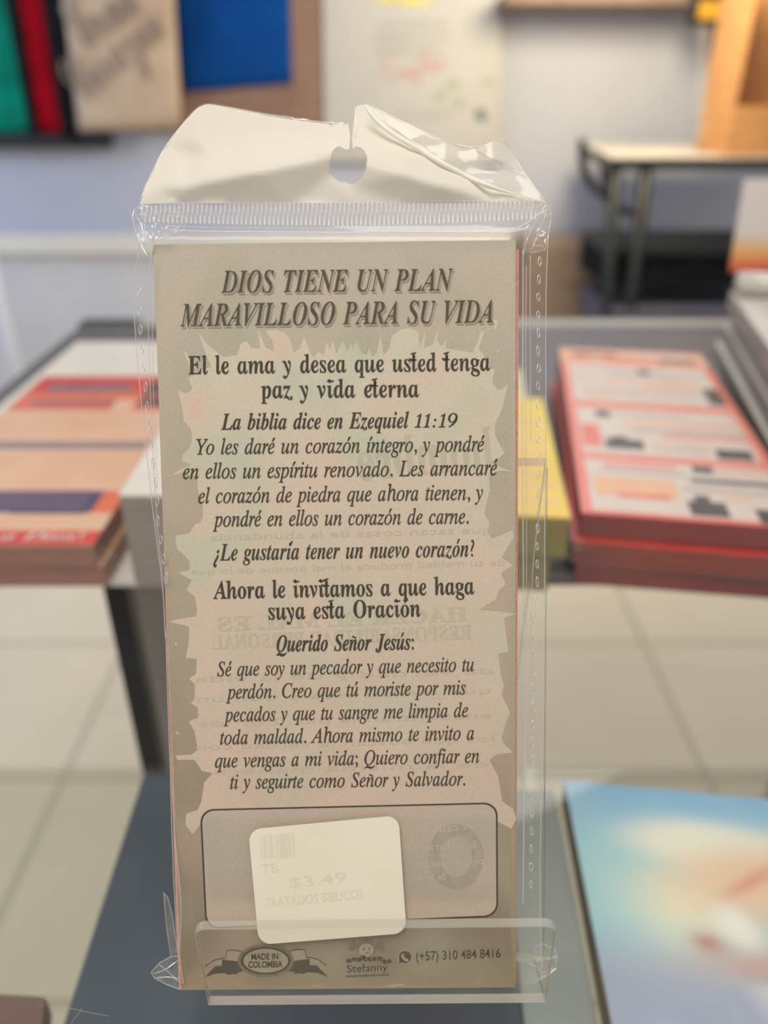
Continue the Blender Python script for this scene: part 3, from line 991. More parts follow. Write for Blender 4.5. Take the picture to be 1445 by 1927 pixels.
def rrect(x0, y0, x1, y1, r, tl=0, seg=7):
    """rounded rectangle in frame units; list of points"""
    o = []
    for cx_, cy_, a in ((x1 - r, y0 + r, -90), (x1 - r, y1 - r, 0), (x0 + r, y1 - r, 90), (x0 + r, y0 + r, 180)):
        for i in range(seg + 1):
            t = math.radians(a + 90 * i / seg)
            o.append((cx_ + r * math.cos(t), cy_ + r * math.sin(t)))
    return o
def quadmap(pts, q):
    """map unit-square points into a quad TL, TR, BR, BL"""
    r = []
    for s_, t in pts:
        x = (q[0][0] * (1 - s_) + q[1][0] * s_) * (1 - t) + (q[3][0] * (1 - s_) + q[2][0] * s_) * t
        y = (q[0][1] * (1 - s_) + q[1][1] * s_) * (1 - t) + (q[3][1] * (1 - s_) + q[2][1] * s_) * t
        r.append((x, y))
    return r
bq = [(376, 1523), (936, 1510), (937, 1725), (387, 1748)]
unit = rrect(0, 0, 560, 230, 26)
ou = quadmap([(x / 560, y / 230) for x, y in unit], bq)
inn = quadmap([((x + 0) / 560, y / 230) for x, y in rrect(3, 3, 557, 227, 24)], bq)
mb = MB()
v, f = fill2d(ou, [inn])
mb.add([pg(x, y, -.00012) for x, y in v], [tuple(reversed(t)) for t in f])
mb.build('box_outline', M['ink'], front)
def box_col(px, py):
    c_ = mixc((186, 176, 158), (182, 168, 150), (py - 1510) / 230)
    k = noise.noise(Vector((px * .01, py * .01, 21)))
    c_ = mixc(c_, (200, 178, 162), max(0, min(.6, k)))
    if py > 1690:
        c_ = mixc(c_, (204, 184, 164), .6)
    if py < 1545:
        c_ = mixc(c_, (204, 182, 166), .5)
    return c_
mb = MB()
printed(mb, inn, box_col, -.00019, 16)
mb.build('box_panel', M['page'], front, colors=mb.c)
mb = MB()
ring = [(858 + 52 * math.cos(t / 20 * math.pi), 1612 + 62 * math.sin(t / 20 * math.pi)) for t in range(40)]
ring2 = [(858 + 30 * math.cos(t / 20 * math.pi), 1612 + 38 * math.sin(t / 20 * math.pi)) for t in range(40)]
v, f = fill2d(ring, [ring2])
mb.add([pg(x, y, -.00016) for x, y in v], [tuple(reversed(t)) for t in f])
mb.build('show_through_ring', M['ghost_dark'], front)
mb = MB()
for s_, xl, yl, xr, yr in [('A causa de', 770, 1568, 890, 1562), ('la naturaleza', 765, 1602, 895, 1596), ('pecado nuestro', 770, 1634, 910, 1626), ('de la vida', 770, 1660, 840, 1656), ('con quien', 392, 1600, 462, 1596), ('todos', 410, 1638, 462, 1634)]:
    if s_ == 'con quien':
        mb.build('show_through_lettering', M['ghost'], front)
        mb = MB()
    lay_line(mb, s_, 'sans', xl, yl, xr, yr, 14, -.00014, 0, .0, mirror=True)
mb.build('show_through_lettering', M['ghost'], front)

WI = -.00008
SPW[0] = 1.3
mb = MB()
T1 = [('DIOS TIENE UN PLAN', 416, 550.5, 853, 546.5, 41), ('MARAVILLOSO PARA SU VIDA', 339, 614, 928, 606.5, 42)]
for s_, xl, yl, xr, yr, cp in T1:
    lay_line(mb, s_, 'bold', xl, yl, xr, yr, cp, -.00011, 1, .0, .03, dx=3, dy=4)
for s_, xl, yl, xr, yr, cp in T1:
    lay_line(mb, s_, 'bold', xl, yl, xr, yr, cp, WI, 0, -.004, .03)
mb.build('heading', [M['ink_soft'], M['ink_shadow']], front)
mb = MB()
for s_, xl, yl, xr, yr, cp in [('El le ama y desea que usted tenga', 354.5, 704, 923, 697, 34), ('paz y vida eterna', 491, 749, 789, 747, 34)]:
    lay_line(mb, s_, 'bold', xl, yl, xr, yr, cp, WI, 0, .002, -.25, True)
mb.build('subheading', M['ink'], front)
mb = MB()
for s_, xl, yl, xr, yr, cp in [('Ahora le invitamos a que haga', 401, 1127, 893, 1118, 33), ('suya esta Oración', 505, 1166, 792, 1160, 33)]:
    lay_line(mb, s_, 'bold', xl, yl, xr, yr, cp, WI, 0, .004, -.25, True)
mb.build('subheading', M['ink'], front)
mb = MB()
lay_line(mb, 'La biblia dice en Ezequiel', 'bold', 416, 808.5, 770, 805, 30, WI, 0, .004, .03)
def digit_one(x, y):
    k = .2
    for q in ([(0, 0), (0, -1.5), (4, -2.5), (4, -22), (0, -20), (0, -21.5), (8, -27), (8.2, -2.5), (12, -1.5), (12, 0)],):
        v_, f_ = fill2d([(x + a - k * b_, y + b_) for a, b_ in q])
        mb.add([pg(a, b_, WI) for a, b_ in v_], [tuple(reversed(t)) for t in f_])
digit_one(780, 804.6)
digit_one(796, 804.4)
digit_one(825, 804.1)
for yy in (802, 790):
    v_, f_ = fill2d([(816 + (804 - yy) * .2 + 2.3 * math.cos(a * .6283), yy + 2.3 * math.sin(a * .6283)) for a in range(10)])
    mb.add([pg(a, b_, WI) for a, b_ in v_], [tuple(reversed(t)) for t in f_])
o9 = [(852 + 9 * math.cos(a * .3142) - .2 * 8.5 * math.sin(a * .3142), 786 + 9 * math.sin(a * .3142)) for a in range(20)]
i9 = [(852 + 4.8 * math.cos(a * .3142) - .2 * 7 * math.sin(a * .3142), 786 + 7.4 * math.sin(a * .3142)) for a in range(20)]
v_, f_ = fill2d(o9, [i9])
mb.add([pg(a, b_, WI) for a, b_ in v_], [tuple(reversed(t)) for t in f_])
v_, f_ = fill2d([(861.5, 784), (859.5, 792), (854, 799), (845, 804.3), (844, 802.8), (851, 797), (855, 791), (856.5, 786)])
mb.add([pg(a, b_, WI) for a, b_ in v_], [tuple(reversed(t)) for t in f_])
for s_, xl, yl, xr, yr, cp in [('Yo les daré un corazón íntegro, y pondré', 369, 855, 912.5, 849, 29), ('en ellos un espíritu renovado. Les arrancaré', 344, 901, 937, 893.5, 29), ('el corazón de piedra que ahora tienen, y', 373, 947, 909, 940, 29), ('pondré en ellos un corazón de carne.', 400, 991, 882, 985, 29)]:
    lay_line(mb, s_, 'reg', xl, yl, xr, yr, cp, WI, 0, .007)
lay_line(mb, '¿Le gustaría tener un nuevo corazón?', 'bold', 401, 1055, 893, 1047, 31, WI, 0, .0, .03)
mb.build('scripture_text', M['ink'], front)
mb = MB()
lay_line(mb, 'Querido Señor Jesús:', 'bold', 520, 1226, 779, 1222, 30, WI, 0, .008, .03)
for s_, xl, yl, xr, yr, cp in [('Sé que soy un pecador y que necesito tu', 408.5, 1272.5, 892, 1263, 27), ('perdón. Creo que tú moriste por mis', 425, 1315, 876.5, 1306.5, 27), ('pecados y que tu sangre me limpia de', 420.5, 1358, 881, 1349, 27), ('toda maldad. Ahora mismo te invito a', 414, 1401, 892, 1392, 27), ('que vengas a mi vida; Quiero confiar en', 404.5, 1444.5, 902, 1435, 27), ('ti y seguirte como Señor y Salvador.', 433, 1484.5, 875.5, 1478, 27)]:
    lay_line(mb, s_, 'reg', xl, yl, xr, yr, cp, WI, 0, .007)
mb.build('prayer_text', M['ink'], front)

SPW[0] = 1.0
# footer: badge, emblem, phone
def flat(mb, poly, w, mi=0, holes=()):
    v, f = fill2d(poly, holes)
    mb.add([pg(x, y, w) for x, y in v], [tuple(reversed(t)) for t in f], mi)
def ell(cx, cy, rx, ry, n_=36):
    return [(cx + rx * math.cos(2 * math.pi * i / n_), cy + ry * math.sin(2 * math.pi * i / n_)) for i in range(n_)]
mb = MB()
BX, BY = 500, 1808
for s_ in (-1, 1):
    def R(pts): return [(BX + s_ * x, BY + y - s_ * x * .01) for x, y in pts]
    flat(mb, smooth_poly(R([(115, 11), (95, -2), (76, -5), (74, 8), (98, 4)]), 1), -.00018, 0)
    flat(mb, R([(117, 32), (96, 10), (70, 8), (52, 26), (76, 22), (98, 24)]), -.00017, 2)
    flat(mb, R([(48, -18), (74, -20), (80, 4), (46, 4)]), -.00016, 0)
    flat(mb, R([(42, 2), (82, -3), (84, 20), (70, 26), (44, 20)]), -.00015, 2)
    mb.tube([pg(x, y, -.00012) for x, y in R([(46, -18), (60, -21), (73, -20), (76, -6), (95, -3), (115, 10)])], .00009, 4, 2)
flat(mb, ell(BX, BY, 53, 31), -.00013, 1)
flat(mb, ell(BX, BY, 47, 26), -.00012, 2)
flat(mb, ell(BX, BY, 42, 22.5), -.00011, 0)
bd = mb.build('origin_badge', [M['badge_light'], M['badge_mid'], M['badge_dark']], front)
mb = MB()
lay_line(mb, 'MADE IN', 'sans', 473, 1806, 524, 1805, 11.5, WI, 0, .035)
lay_line(mb, 'COLOMBIA', 'sans', 467, 1821, 532, 1820, 12, WI, 0, .035)
mb.build('badge_lettering', M['ink'], bd)

mb = MB()
for s_ in (-1, 1):
    def R(pts): return [(690 + s_ * x, 1790 + y) for x, y in pts]
    flat(mb, smooth_poly(R([(16, -12), (22, -21), (30, -19), (33, -8), (36, -2), (26, 0), (17, -6)]), 1), -.00018, 1)
flat(mb, ell(690, 1783, 18, 17), -.00017, 1)
flat(mb, ell(689, 1788, 14, 12), -.00015, 0)
for cx_, cy_ in ((684, 1786), (695, 1785)):
    flat(mb, ell(cx_, cy_, 1.6, 2.2, 10), -.00013, 2)
flat(mb, [(686, 1792), (690, 1795), (696, 1792), (691, 1793)], -.00013, 2)
rng = random.Random(4)
for k in range(26):
    t = k / 25
    x = 653 + 80 * t
    y = 1811 - 12 * (1 - abs(2 * t - 1)) * (0.35 if .4 < t < .6 else 1) + rng.uniform(-3, 3)
    flat(mb, ell(x, y, 4.2, 3.8, 9), -.00012 + k * .000001, 2 if k % 3 else 1)
lg = mb.build('printed_emblem', [M['badge_light'], M['badge_mid'], M['badge_dark']], front)
mb = MB()
for off_, w_, mi in ((.06, WI - .00001, 1), (.02, WI, 0)):
    lay_line(mb, 'Stefanny', 'sans', 653 - off_ * 20, 1830, 730 + off_ * 20, 1826, 14, w_, mi, off_)
lay_line(mb, 'mensajes de amor para el corazón', 'sans', 650, 1839, 733, 1836, 4.5, WI, 0, .02)
mb.build('emblem_lettering', [M['badge_dark'], M['badge_light']], lg)
mb = MB()
lay_line(mb, '(+57) 310 484 8416', 'sans', 783, 1808, 942, 1802, 17, WI, 0, .008)
mb.build('phone_number', M['ink'], front)
mb = MB()
flat(mb, ell(762, 1801, 13.5, 13.5), -.00016, 1)
flat(mb, [(751, 1806), (748, 1816), (758, 1812)], -.00016, 1)
flat(mb, ell(762, 1801, 11.5, 11.5), -.00013, 0)
flat(mb, [(752, 1805), (750, 1814), (757, 1810)], -.00013, 0)
flat(mb, smooth_poly([(756, 1794), (760, 1795), (760, 1800), (764, 1804), (768, 1804), (769, 1808), (765, 1810), (758, 1806), (754, 1799)], 1), -.0001, 1)
mb.build('phone_icon', [M['badge_dark'], M['badge_light']], front)

# ------------------------------------------------------------------ clear bag with hanging header
bag = empty('plastic_bag', uv(PW / 2, PH + .001, .0), 'clear plastic bag with punched hanging header holding the tracts', 'bag')
LEFT = [(262, 425), (262, 470), (253, 520), (251, 560), (255, 640), (262, 720), (271, 810), (281, 900), (291, 990), (304, 1085), (312, 1180), (316, 1300), (320, 1430), (323, 1560), (328, 1680), (334, 1780), (338, 1850)]
RIGHT = [(1020, 1848), (1016, 1750), (1016, 1650), (1018, 1500), (1021, 1350), (1023, 1200), (1025, 1000), (1027, 860), (1027, 700), (1027, 560), (1030, 470), (1033, 425)]
def lerp_path(path, y):
    for (x0, y0), (x1, y1) in zip(path, path[1:]):
        if min(y0, y1) <= y <= max(y0, y1):
            return x0 + (x1 - x0) * (y - y0) / (y1 - y0 if y1 != y0 else 1)
    return path[0][0] if abs(y - path[0][1]) < abs(y - path[-1][1]) else path[-1][0]
def film_w(px, py):
    pl_ = 288 + 53 * (py - 460) / 1403.0
    pr_ = 974
    base = .0012 + .0004 * noise.noise(Vector((px * .004, py * .003, 0)))
    if px > pr_:
        t = min(1, (px - pr_) / max(6, lerp_path(RIGHT, py) - pr_))
        base = .0012 * (1 - t) - .005 * t + .0011 * math.sin(t * 15 + py * .006) * math.exp(-2.0 * t) + .0003 * noise.noise(Vector((px * .12, py * .012, 4)))
    elif px < pl_:
        t = min(1, (pl_ - px) / max(4, pl_ - lerp_path(LEFT, py)))
        base = .0012 * (1 - t) - .005 * t + .0009 * math.sin(t * 12 + py * .01) * math.exp(-2.0 * t)
    if py < 470:
        t = min(1, (470 - py) / 60)
        base += .0014 * math.sin(t * 5) - .001 * t
        base += .0006 * noise.noise(Vector((px * .03, py * .06, 8))) * t
    if py > 1820:
        base += .0006 * noise.noise(Vector((px * .02, py * .05, 3)))
    return base
outl = LEFT + [(660, 1862)] + RIGHT
sheet(outl, film_w, 11).build('front_film', M['film'], bag, smooth=True)
sheet(outl, lambda x, y: -.0130 + .004 * (1 if (x < 300 or x > 980) else 0), 40).build('back_film', M['film_back'], bag, smooth=True)

# header
CT = [(255, 386, 0), (340, 386, 0), (450, 386, 0), (548, 386, 0), (640, 386, 0), (660, 386, .3), (676, 386, 0), (760, 386, 0), (862, 386, 0), (940, 384, 0), (1020, 380, 0), (1040, 390, 0),
      (345, 352, 3.4), (400, 338, 5.0), (480, 322, 6.0), (560, 306, 5.6), (618, 292, 4.2), (622, 330, 1.6), (692, 308, 4.0), (760, 326, 5.6), (830, 348, 4.6), (880, 362, 2.4), (960, 372, .6),
      (653, 349, .6), (645, 352, 1.3), (668, 350, 1.2), (596, 350, 1.2),
      (385, 190, -9), (450, 200, -9), (520, 212, -9.5), (600, 222, -9.5), (655, 228, -8), (650, 280, -.2), (664, 280, .4), (667, 195, -9.5), (700, 195, -11), (760, 245, -6.5), (830, 295, -3.0), (900, 338, -1.2), (1000, 368, -.2),
      (280, 322, -3), (306, 268, -6), (350, 210, -9.5), (362, 225, -5.5), (372, 262, -2.0), (360, 300, -3.6), (332, 312, -2.4), (322, 338, .6), (396, 290, -.6), (384, 316, 2.2), (300, 352, .6), (268, 352, -.5)]
_cv, _ce, _cf, _a, _b, _c = delaunay_2d_cdt([Vector((c[0], c[1])) for c in CT], [], [], 0, 1e-4)
_cz = []
for q_ in _cv:
    _cz.append(min(CT, key=lambda c: (c[0] - q_.x) ** 2 + (c[1] - q_.y) ** 2)[2])
def plin(px, py):
    for t in _cf:
        a, b_, c_ = (_cv[i] for i in t)
        d_ = (b_.y - c_.y) * (a.x - c_.x) + (c_.x - b_.x) * (a.y - c_.y)
        if abs(d_) < 1e-9:
            continue
        l0 = ((b_.y - c_.y) * (px - c_.x) + (c_.x - b_.x) * (py - c_.y)) / d_
        l1 = ((c_.y - a.y) * (px - c_.x) + (a.x - c_.x) * (py - c_.y)) / d_
        l2 = 1 - l0 - l1
        if l0 > -1e-6 and l1 > -1e-6 and l2 > -1e-6:
            return l0 * _cz[t[0]] + l1 * _cz[t[1]] + l2 * _cz[t[2]]
    return min(zip(_cv, _cz), key=lambda c: (c[0].x - px) ** 2 + (c[0].y - py) ** 2)[1]
_hw = {}
def idw(px, py, C):
    k = (round(px, 1), round(py, 1))
    if k not in _hw:
        n_ = plin(px, py) * 2
        for q_ in range(6):
            n_ += plin(px + 7 * math.cos(q_ * 1.047), py + 7 * math.sin(q_ * 1.047))
        _hw[k] = n_ / 8
    return _hw[k]
def header_w(px, py):
    return .001 * idw(px, py, CT)
arc_pts = [(664, 281), (668, 277), (673, 275), (680, 278.5), (686, 284), (690, 293), (691, 303), (689, 316), (683, 328), (674, 338), (664, 343.5), (653, 345), (642, 343), (632, 337), (624, 328), (620, 317), (619.5, 305), (622, 294), (627, 283), (633, 277), (638, 275.5), (644, 277.5), (650, 281), (657, 282)]
hdr = [(262, 384), (272, 352), (285, 326), (298, 298), (312, 274), (336, 242), (360, 215), (372, 203), (385, 197), (398, 197), (412, 200), (455, 208), (500, 217), (550, 225), (600, 231), (640, 234), (655, 233), (659, 255)] + arc_pts[::-1] + [(662.5, 262), (667, 202), (676, 198), (690, 197), (700, 207), (730, 232), (770, 262), (815, 293), (850, 318), (900, 343), (960, 365), (1000, 373), (1014, 378)] + [(1014 - 47 * k, 382 - (4 if k == 0 else 0)) for k in range(0, 16)]
hd = sheet(hdr, header_w, 9).build('header', M['film_header'], bag, smooth=True)
flap = [(690, 197), (740, 220), (790, 245), (835, 266), (896, 281), (925, 268), (946, 258), (956, 272), (968, 297), (990, 330), (1010, 356), (1031, 384), (1014, 378), (1000, 373), (960, 365), (900, 343), (850, 318), (815, 293), (770, 262), (730, 232), (700, 207)]
def flap_w(px, py):
    return -.004 + .0035 * max(0, min(1, (py - 200) / 180)) + .0012 * noise.noise(Vector((px * .02, py * .03, 5))) + (.002 if px > 900 and py < 310 else 0) * math.sin((px - 900) * .06)
sheet(flap, flap_w, 10).build('folded_flap', M['film_flap'], bag, smooth=True)
backo = [(262, 384), (312, 270), (358, 212), (372, 199), (387, 193), (412, 195), (500, 212), (600, 226), (652, 230), (664, 218), (668, 198), (672, 255), (690, 290), (690, 335), (655, 348), (620, 335), (616, 300), (620, 290), (560, 300), (300, 380)]
sheet([(262, 384), (312, 271), (358, 212), (372, 199), (387, 193.5), (412, 195.5), (500, 212), (600, 227), (654, 231), (654, 240), (600, 238), (500, 224), (412, 207), (390, 205), (372, 212), (320, 278), (275, 384)], lambda x, y: header_w(x, y) - .0012, 9).build('header_back_edge', M['film_crumple'], bag, smooth=True)
mb = MB()
mb.tube([pg(x, y, flap_w(x, y) + .0018) for x, y in smooth_poly([(688, 198), (702, 222), (735, 250), (790, 282), (850, 318), (905, 345), (960, 364), (1000, 373)], 2, False)], [.0002, .0003, .0004, .0005, .0006] + [.0006] * 18 + [.0005, .0004, .0003, .0002, .0001] + [.0001] * 20, 6)
mb.m = mb.m
mb.build('fold_highlight', M['bead_highlight'], bag, smooth=True)  # white tube shaped as the highlight on the fold
# blue-tinted slit edge and thin film edges
mb = MB()
def edge(path, w, r, it=1):
    mb.tube([pg(x, y, w(x, y) if callable(w) else w) for x, y in (smooth_poly(path, it, False) if it else path)], r, 5)
edge([(262, 384), (285, 325), (312, 273), (360, 214), (385, 196), (412, 199), (500, 216), (600, 230), (654, 233)], header_w, .00012)
edge([(668, 276), (668, 200), (690, 196), (740, 220), (835, 266), (896, 281), (946, 258), (968, 297), (990, 330), (1031, 384)], flap_w, .00010)
edge(arc_pts, header_w, .00010, 0)
edge([(896, 281), (915, 292), (960, 312), (990, 332)], lambda x, y: flap_w(x, y) + .0006, .00016)
mb.build('film_edge', M['bead'], bag, smooth=True)

# heat seal: a corrugated band under the header
mb = MB()
NS = 86 * 6
rows = [(0, 0), (.12, 1), (.5, 1), (.88, 1), (1, 0)]
v = []
for (t, a) in rows:
    for i in range(NS + 1):
        s_ = i / NS
        x = 266 + (1010 - 266) * s_
        y0_ = 383 - 1.5 * math.sin(s_ * math.pi) + (3 if s_ < .1 else 0) - 9 * max(0, s_ - .45)
        y1_ = 418 + 6 * math.sin(s_ * math.pi) - 14 * max(0, s_ - .6)
        ph = math.sin(2 * math.pi * 86 * s_)
        v.append(pg(x, y0_ + (y1_ - y0_) * t, .0006 + a * .00042 * (abs(ph) ** .6) * (1 if ph > 0 else -1)))
f = [(j * (NS + 1) + i, (j + 1) * (NS + 1) + i, (j + 1) * (NS + 1) + i + 1, j * (NS + 1) + i + 1) for j in range(4) for i in range(NS)]
mb.add(v, f)
M['seal'] = film_mat('ribbed_seal_film', .34, (232, 228, 220), .12, .10, edge=.75)
for i in range(86):
    k_ = int((i + .25) / 86 * NS)
    mb.tube([v[r_ * (NS + 1) + k_] + PN * .00004 for r_ in (1, 2, 3)], .00007, 4, 1)
mb.build('heat_seal', [M['seal'], M['bead']], bag, smooth=True)
mb = MB()
edge([(300, 432), (400, 436), (520, 436), (640, 438), (760, 436), (900, 436), (960, 433), (985, 424), (1010, 405), (1030, 392)], .0024, .00016)
edge([(290, 424), (380, 428), (500, 428), (640, 430), (800, 428), (950, 422)], .0018, .00008)
edge([(264, 384), (420, 381), (640, 381), (860, 378), (1012, 376)], .0012, .00007)
mb.build('top_fold', M['bead_soft'], bag, smooth=True)

# side seams, welds and folds
for name, path in (('side_seam', LEFT), ('side_seam', RIGHT)):
    mb = MB()
    mb.tube([pg(x + 1.2 * noise.noise(Vector((0, y * .05, 1))), y, film_w(x, y) + .0002) for x, y in smooth_poly(path, 2, False)], .00013, 5)
    mb.build(name, M['bead'], bag, smooth=True)
mb = MB()
def weld(x, y, h=10, w_=3.2, r=.00013):
    pts = []
    for k in range(12):
        a = 2 * math.pi * k / 12
        xx = x + w_ * math.cos(a); yy = y + h * math.sin(a)
        pts.append(pg(xx + rng.uniform(-.4, .4), yy, film_w(xx, yy) + .0005))
    mb.tube(pts, r, 5, closed=True)
y = 492.0
while y < 1690:
    x = lerp_path(RIGHT, y) - 14 + rng.uniform(-1, 1) - (4 if y > 1150 else 0)
    weld(x, y, 8.5 + rng.uniform(-1.5, 1.5), 2.6 + rng.uniform(-.5, .6))
    y += 33.5
mb.build('weld_marks', M['bead'], bag, smooth=True)
mb = MB()
y = 548.0
while y < 1110:
    x = lerp_path(LEFT, y) + 11 + rng.uniform(-1, 1) - (3 if y > 950 else 0)
    weld(x, y, 9 + rng.uniform(-1.5, 1.5), 2.6)
    y += 36
mb.build('weld_marks', M['bead'], bag, smooth=True)
mb = MB()
side_folds = (([(984, 470), (984, 600), (983, 760), (984, 1000), (986, 1300), (986, 1500), (984, 1700)], .00022),
                ([(990, 500), (989, 640), (990, 800), (991, 1000), (990, 1250), (988, 1480)], .00014),
                ([(998, 480), (997, 560), (998, 700), (999, 830)], .00016),
                ([(1026, 895), (1016, 960), (1004, 1040), (999, 1150), (1004, 1300)], .00013),
                ([(985, 480), (992, 445), (1012, 410), (1030, 395)], .00022),
                ([(285, 470), (278, 560), (281, 700), (288, 850), (295, 980), (305, 1080), (311, 1200)], .00016),
                ([(292, 480), (286, 600), (289, 760), (296, 900)], .00012),
                ([(312, 1190), (318, 1400), (330, 1600), (342, 1700), (338, 1780)], .00018))
for path, r in side_folds:
    mb = MB()
    mb.tube([pg(x, y, film_w(x, y) + .0006) for x, y in smooth_poly(path, 2, False)], r, 6)
    mb.build('fold', M['bead_soft'], bag, smooth=True)

# crumpled corners
def crumple(outline, amp, seed, freq=.05, lines=()):
    wf = lambda x, y: film_w(x, y) + amp * (abs(noise.noise(Vector((x * freq, y * freq, seed)))) * 2 - .5) + amp * .5 * noise.noise(Vector((x * freq * 2.2, y * freq * 2.2, seed + 3)))
    mb_ = sheet(outline, wf, 5, jitter=1.4)
    for ln_ in lines:
        mb_.tube([pg(x, y, wf(x, y) + .0004) for x, y in smooth_poly(ln_, 1, False)], .00013, 5, 1)
    mb_.tube([pg(x, y, wf(x, y)) for x, y in outline], .0001, 5, 1, closed=True)
    mb_.build('crumpled_corner', [M['film_crumple'], M['bead']], bag, smooth=False)
crumple([(262, 384), (252, 396), (249, 408), (256, 440), (266, 462), (276, 480), (288, 478), (290, 455), (318, 446), (346, 434), (350, 414), (338, 404), (300, 384)], .0016, 1, .06,
        [[(270, 420), (278, 450), (288, 480)], [(255, 405), (268, 425), (272, 460)], [(300, 420), (318, 416), (318, 428), (290, 440)], [(276, 424), (290, 440), (284, 462)], [(320, 440), (348, 416)]])
crumple([(1000, 374), (1016, 378), (1031, 384), (1037, 398), (1036, 420), (1030, 446), (1026, 470), (1000, 476), (984, 470), (988, 444), (990, 428), (1000, 408)], .0015, 5, .06,
        [[(990, 430), (1012, 404), (1028, 386)], [(1000, 470), (1012, 440), (1028, 400)], [(1004, 462), (1020, 462), (1025, 470)], [(985, 380), (1006, 392), (1020, 384)]])
crumple([(338, 1798), (322, 1800), (300, 1812), (284, 1830), (290, 1840), (312, 1852), (338, 1862), (345, 1850)], .0015, 9, .08,
        [[(300, 1815), (318, 1830), (340, 1850)], [(288, 1832), (310, 1826), (336, 1806)], [(296, 1840), (316, 1838), (338, 1842)]])
crumple([(1000, 1812), (1008, 1780), (1022, 1776), (1044, 1786), (1049, 1800), (1046, 1822), (1030, 1836), (1004, 1850), (990, 1848)], .0015, 13, .08,
        [[(992, 1812), (1010, 1818), (1020, 1832), (1040, 1822)], [(1004, 1800), (1022, 1806), (1048, 1800)], [(1000, 1846), (1020, 1838), (1040, 1826)]])
crumple([(308, 1680), (316, 1690), (324, 1720), (330, 1760), (336, 1800), (322, 1800), (314, 1750)], .0008, 15, .05)

# price sticker on the bag
sq = [(467, 1561), (750, 1534), (765, 1756), (487, 1778)]
so = quadmap([(x / 285, y / 218) for x, y in rrect(0, 0, 285, 218, 24)], sq)
mb = MB()
v, f = fill2d(so, grid=40)
n0 = len(v)
mb.add([pg(x, y, film_w(x, y) + .00035) for x, y in v], [tuple(reversed(t)) for t in f])
mb.add([pg(x, y, film_w(x, y) + .00035) for x, y in so] + [pg(x, y, film_w(x, y) + .0002) for x, y in so], [(i, (i + 1) % len(so), len(so) + (i + 1) % len(so), len(so) + i) for i in range(len(so))])
stk = mb.build('price_sticker', M['sticker'], bag)
tag(stk, 'cream rounded price sticker')
mb = MB()
def pst(x, y, w): return pg(x, y, film_w(x, y) + .00042)
x = 489.0
while x < 550:
    wd = rng.choice((1.0, 1.6, 2.6))
    y0_ = 1572 - (x - 489) * .09
    mb.add([pst(x, y0_, 0), pst(x + wd, y0_ - .1, 0), pst(x + wd + 3, y0_ + 46, 0), pst(x + 3, y0_ + 46, 0)], [(3, 2, 1, 0)])
    x += wd + rng.choice((1.4, 2.2, 3.4))
lay_line(mb, 'TB', 'sans', 492, 1644, 525, 1641, 17, 0, 0, .0, place=pst)
lay_line(mb, '$3.49', 'sans', 545, 1671, 652, 1660, 19, 0, 0, .0, place=pst)
lay_line(mb, 'TRATADOS BIBLICOS', 'sans', 499, 1708, 684, 1690, 17, 0, 0, .0, place=pst)
mb.build('sticker_lettering', M['sticker_ink'], stk)

# fine hair on the glass
hp = [at_drop(x, y, TD - .0003) for x, y in smooth_poly([(16, 1861), (50, 1867), (90, 1882), (130, 1897), (170, 1906), (205, 1912)], 2, False)]
h = MB().tube(hp, .00005, 4).build('hair', M['hair'])
tag(h, 'long fine curved hair lying on the glass at bottom left', 'hair')
hp = [at_drop(x, y, TD - .0003) for x, y in [(134, 1926), (145, 1911), (155, 1896)]]
h = MB().tube(hp, .00005, 4).build('hair', M['hair'])
tag(h, 'short fine hair crossing the long one on the glass', 'hair')

# ------------------------------------------------------------------ things on the back wall
def wallq(px, py, y):
    return at_y(px, py, y)
def hanging(name, quad, y, th, mats, label, cat, group, puff=.004, lettering=None, straps=True):
    """soft flat thing hanging on the board: quad of frame corners TL TR BR BL at depth y"""
    P4 = [wallq(px, py, y) for px, py in quad]
    base = (P4[2] + P4[3]) / 2
    e = empty(name, base, label, cat, group)
    N = 14
    v = []
    for side in (0, 1):
        for j in range(N + 1):
            for i in range(N + 1):
                s_, t = i / N, j / N
                p = (P4[0] * (1 - s_) + P4[1] * s_) * (1 - t) + (P4[3] * (1 - s_) + P4[2] * s_) * t
                k = (max(0.0, math.sin(math.pi * s_)) * max(0.0, math.sin(math.pi * min(1, t * 1.0)))) ** .5
                d_ = .002 + (th * .8 + puff * noise.noise(Vector((s_ * 3, t * 3, P4[0].x)))) * k
                v.append(p + Vector((0, -d_ if side == 0 else 0, 0)))
    f = []
    K = (N + 1) ** 2
    for j in range(N):
        for i in range(N):
            a = j * (N + 1) + i
            f.append((a, a + N + 1, a + N + 2, a + 1))
            f.append((K + a, K + a + 1, K + a + N + 2, K + a + N + 1))
    rim = [i for i in range(N + 1)] + [j * (N + 1) + N for j in range(1, N + 1)] + [N * (N + 1) + i for i in range(N - 1, -1, -1)] + [j * (N + 1) for j in range(N - 1, 0, -1)]
    for a, b_ in zip(rim, rim[1:] + rim[:1]):
        f.append((a, b_, K + b_, K + a))
    bo = MB().add(v, f).build('body', mats, e, smooth=True)
    if straps:
        mb_ = MB()
        for s_ in (.3, .7):
            p = P4[0] * (1 - s_) + P4[1] * s_ + Vector((0, -th * .5, -.01))
            q = (P4[0] + P4[1]) / 2 + Vector((0, -th * .5, .22))
            mb_.tube([p, p * .6 + q * .4 + Vector((.05 * (s_ - .5), 0, .03)), q], .006, 6)
        mb_.build('handle', mats, e, smooth=True)
    return e, P4

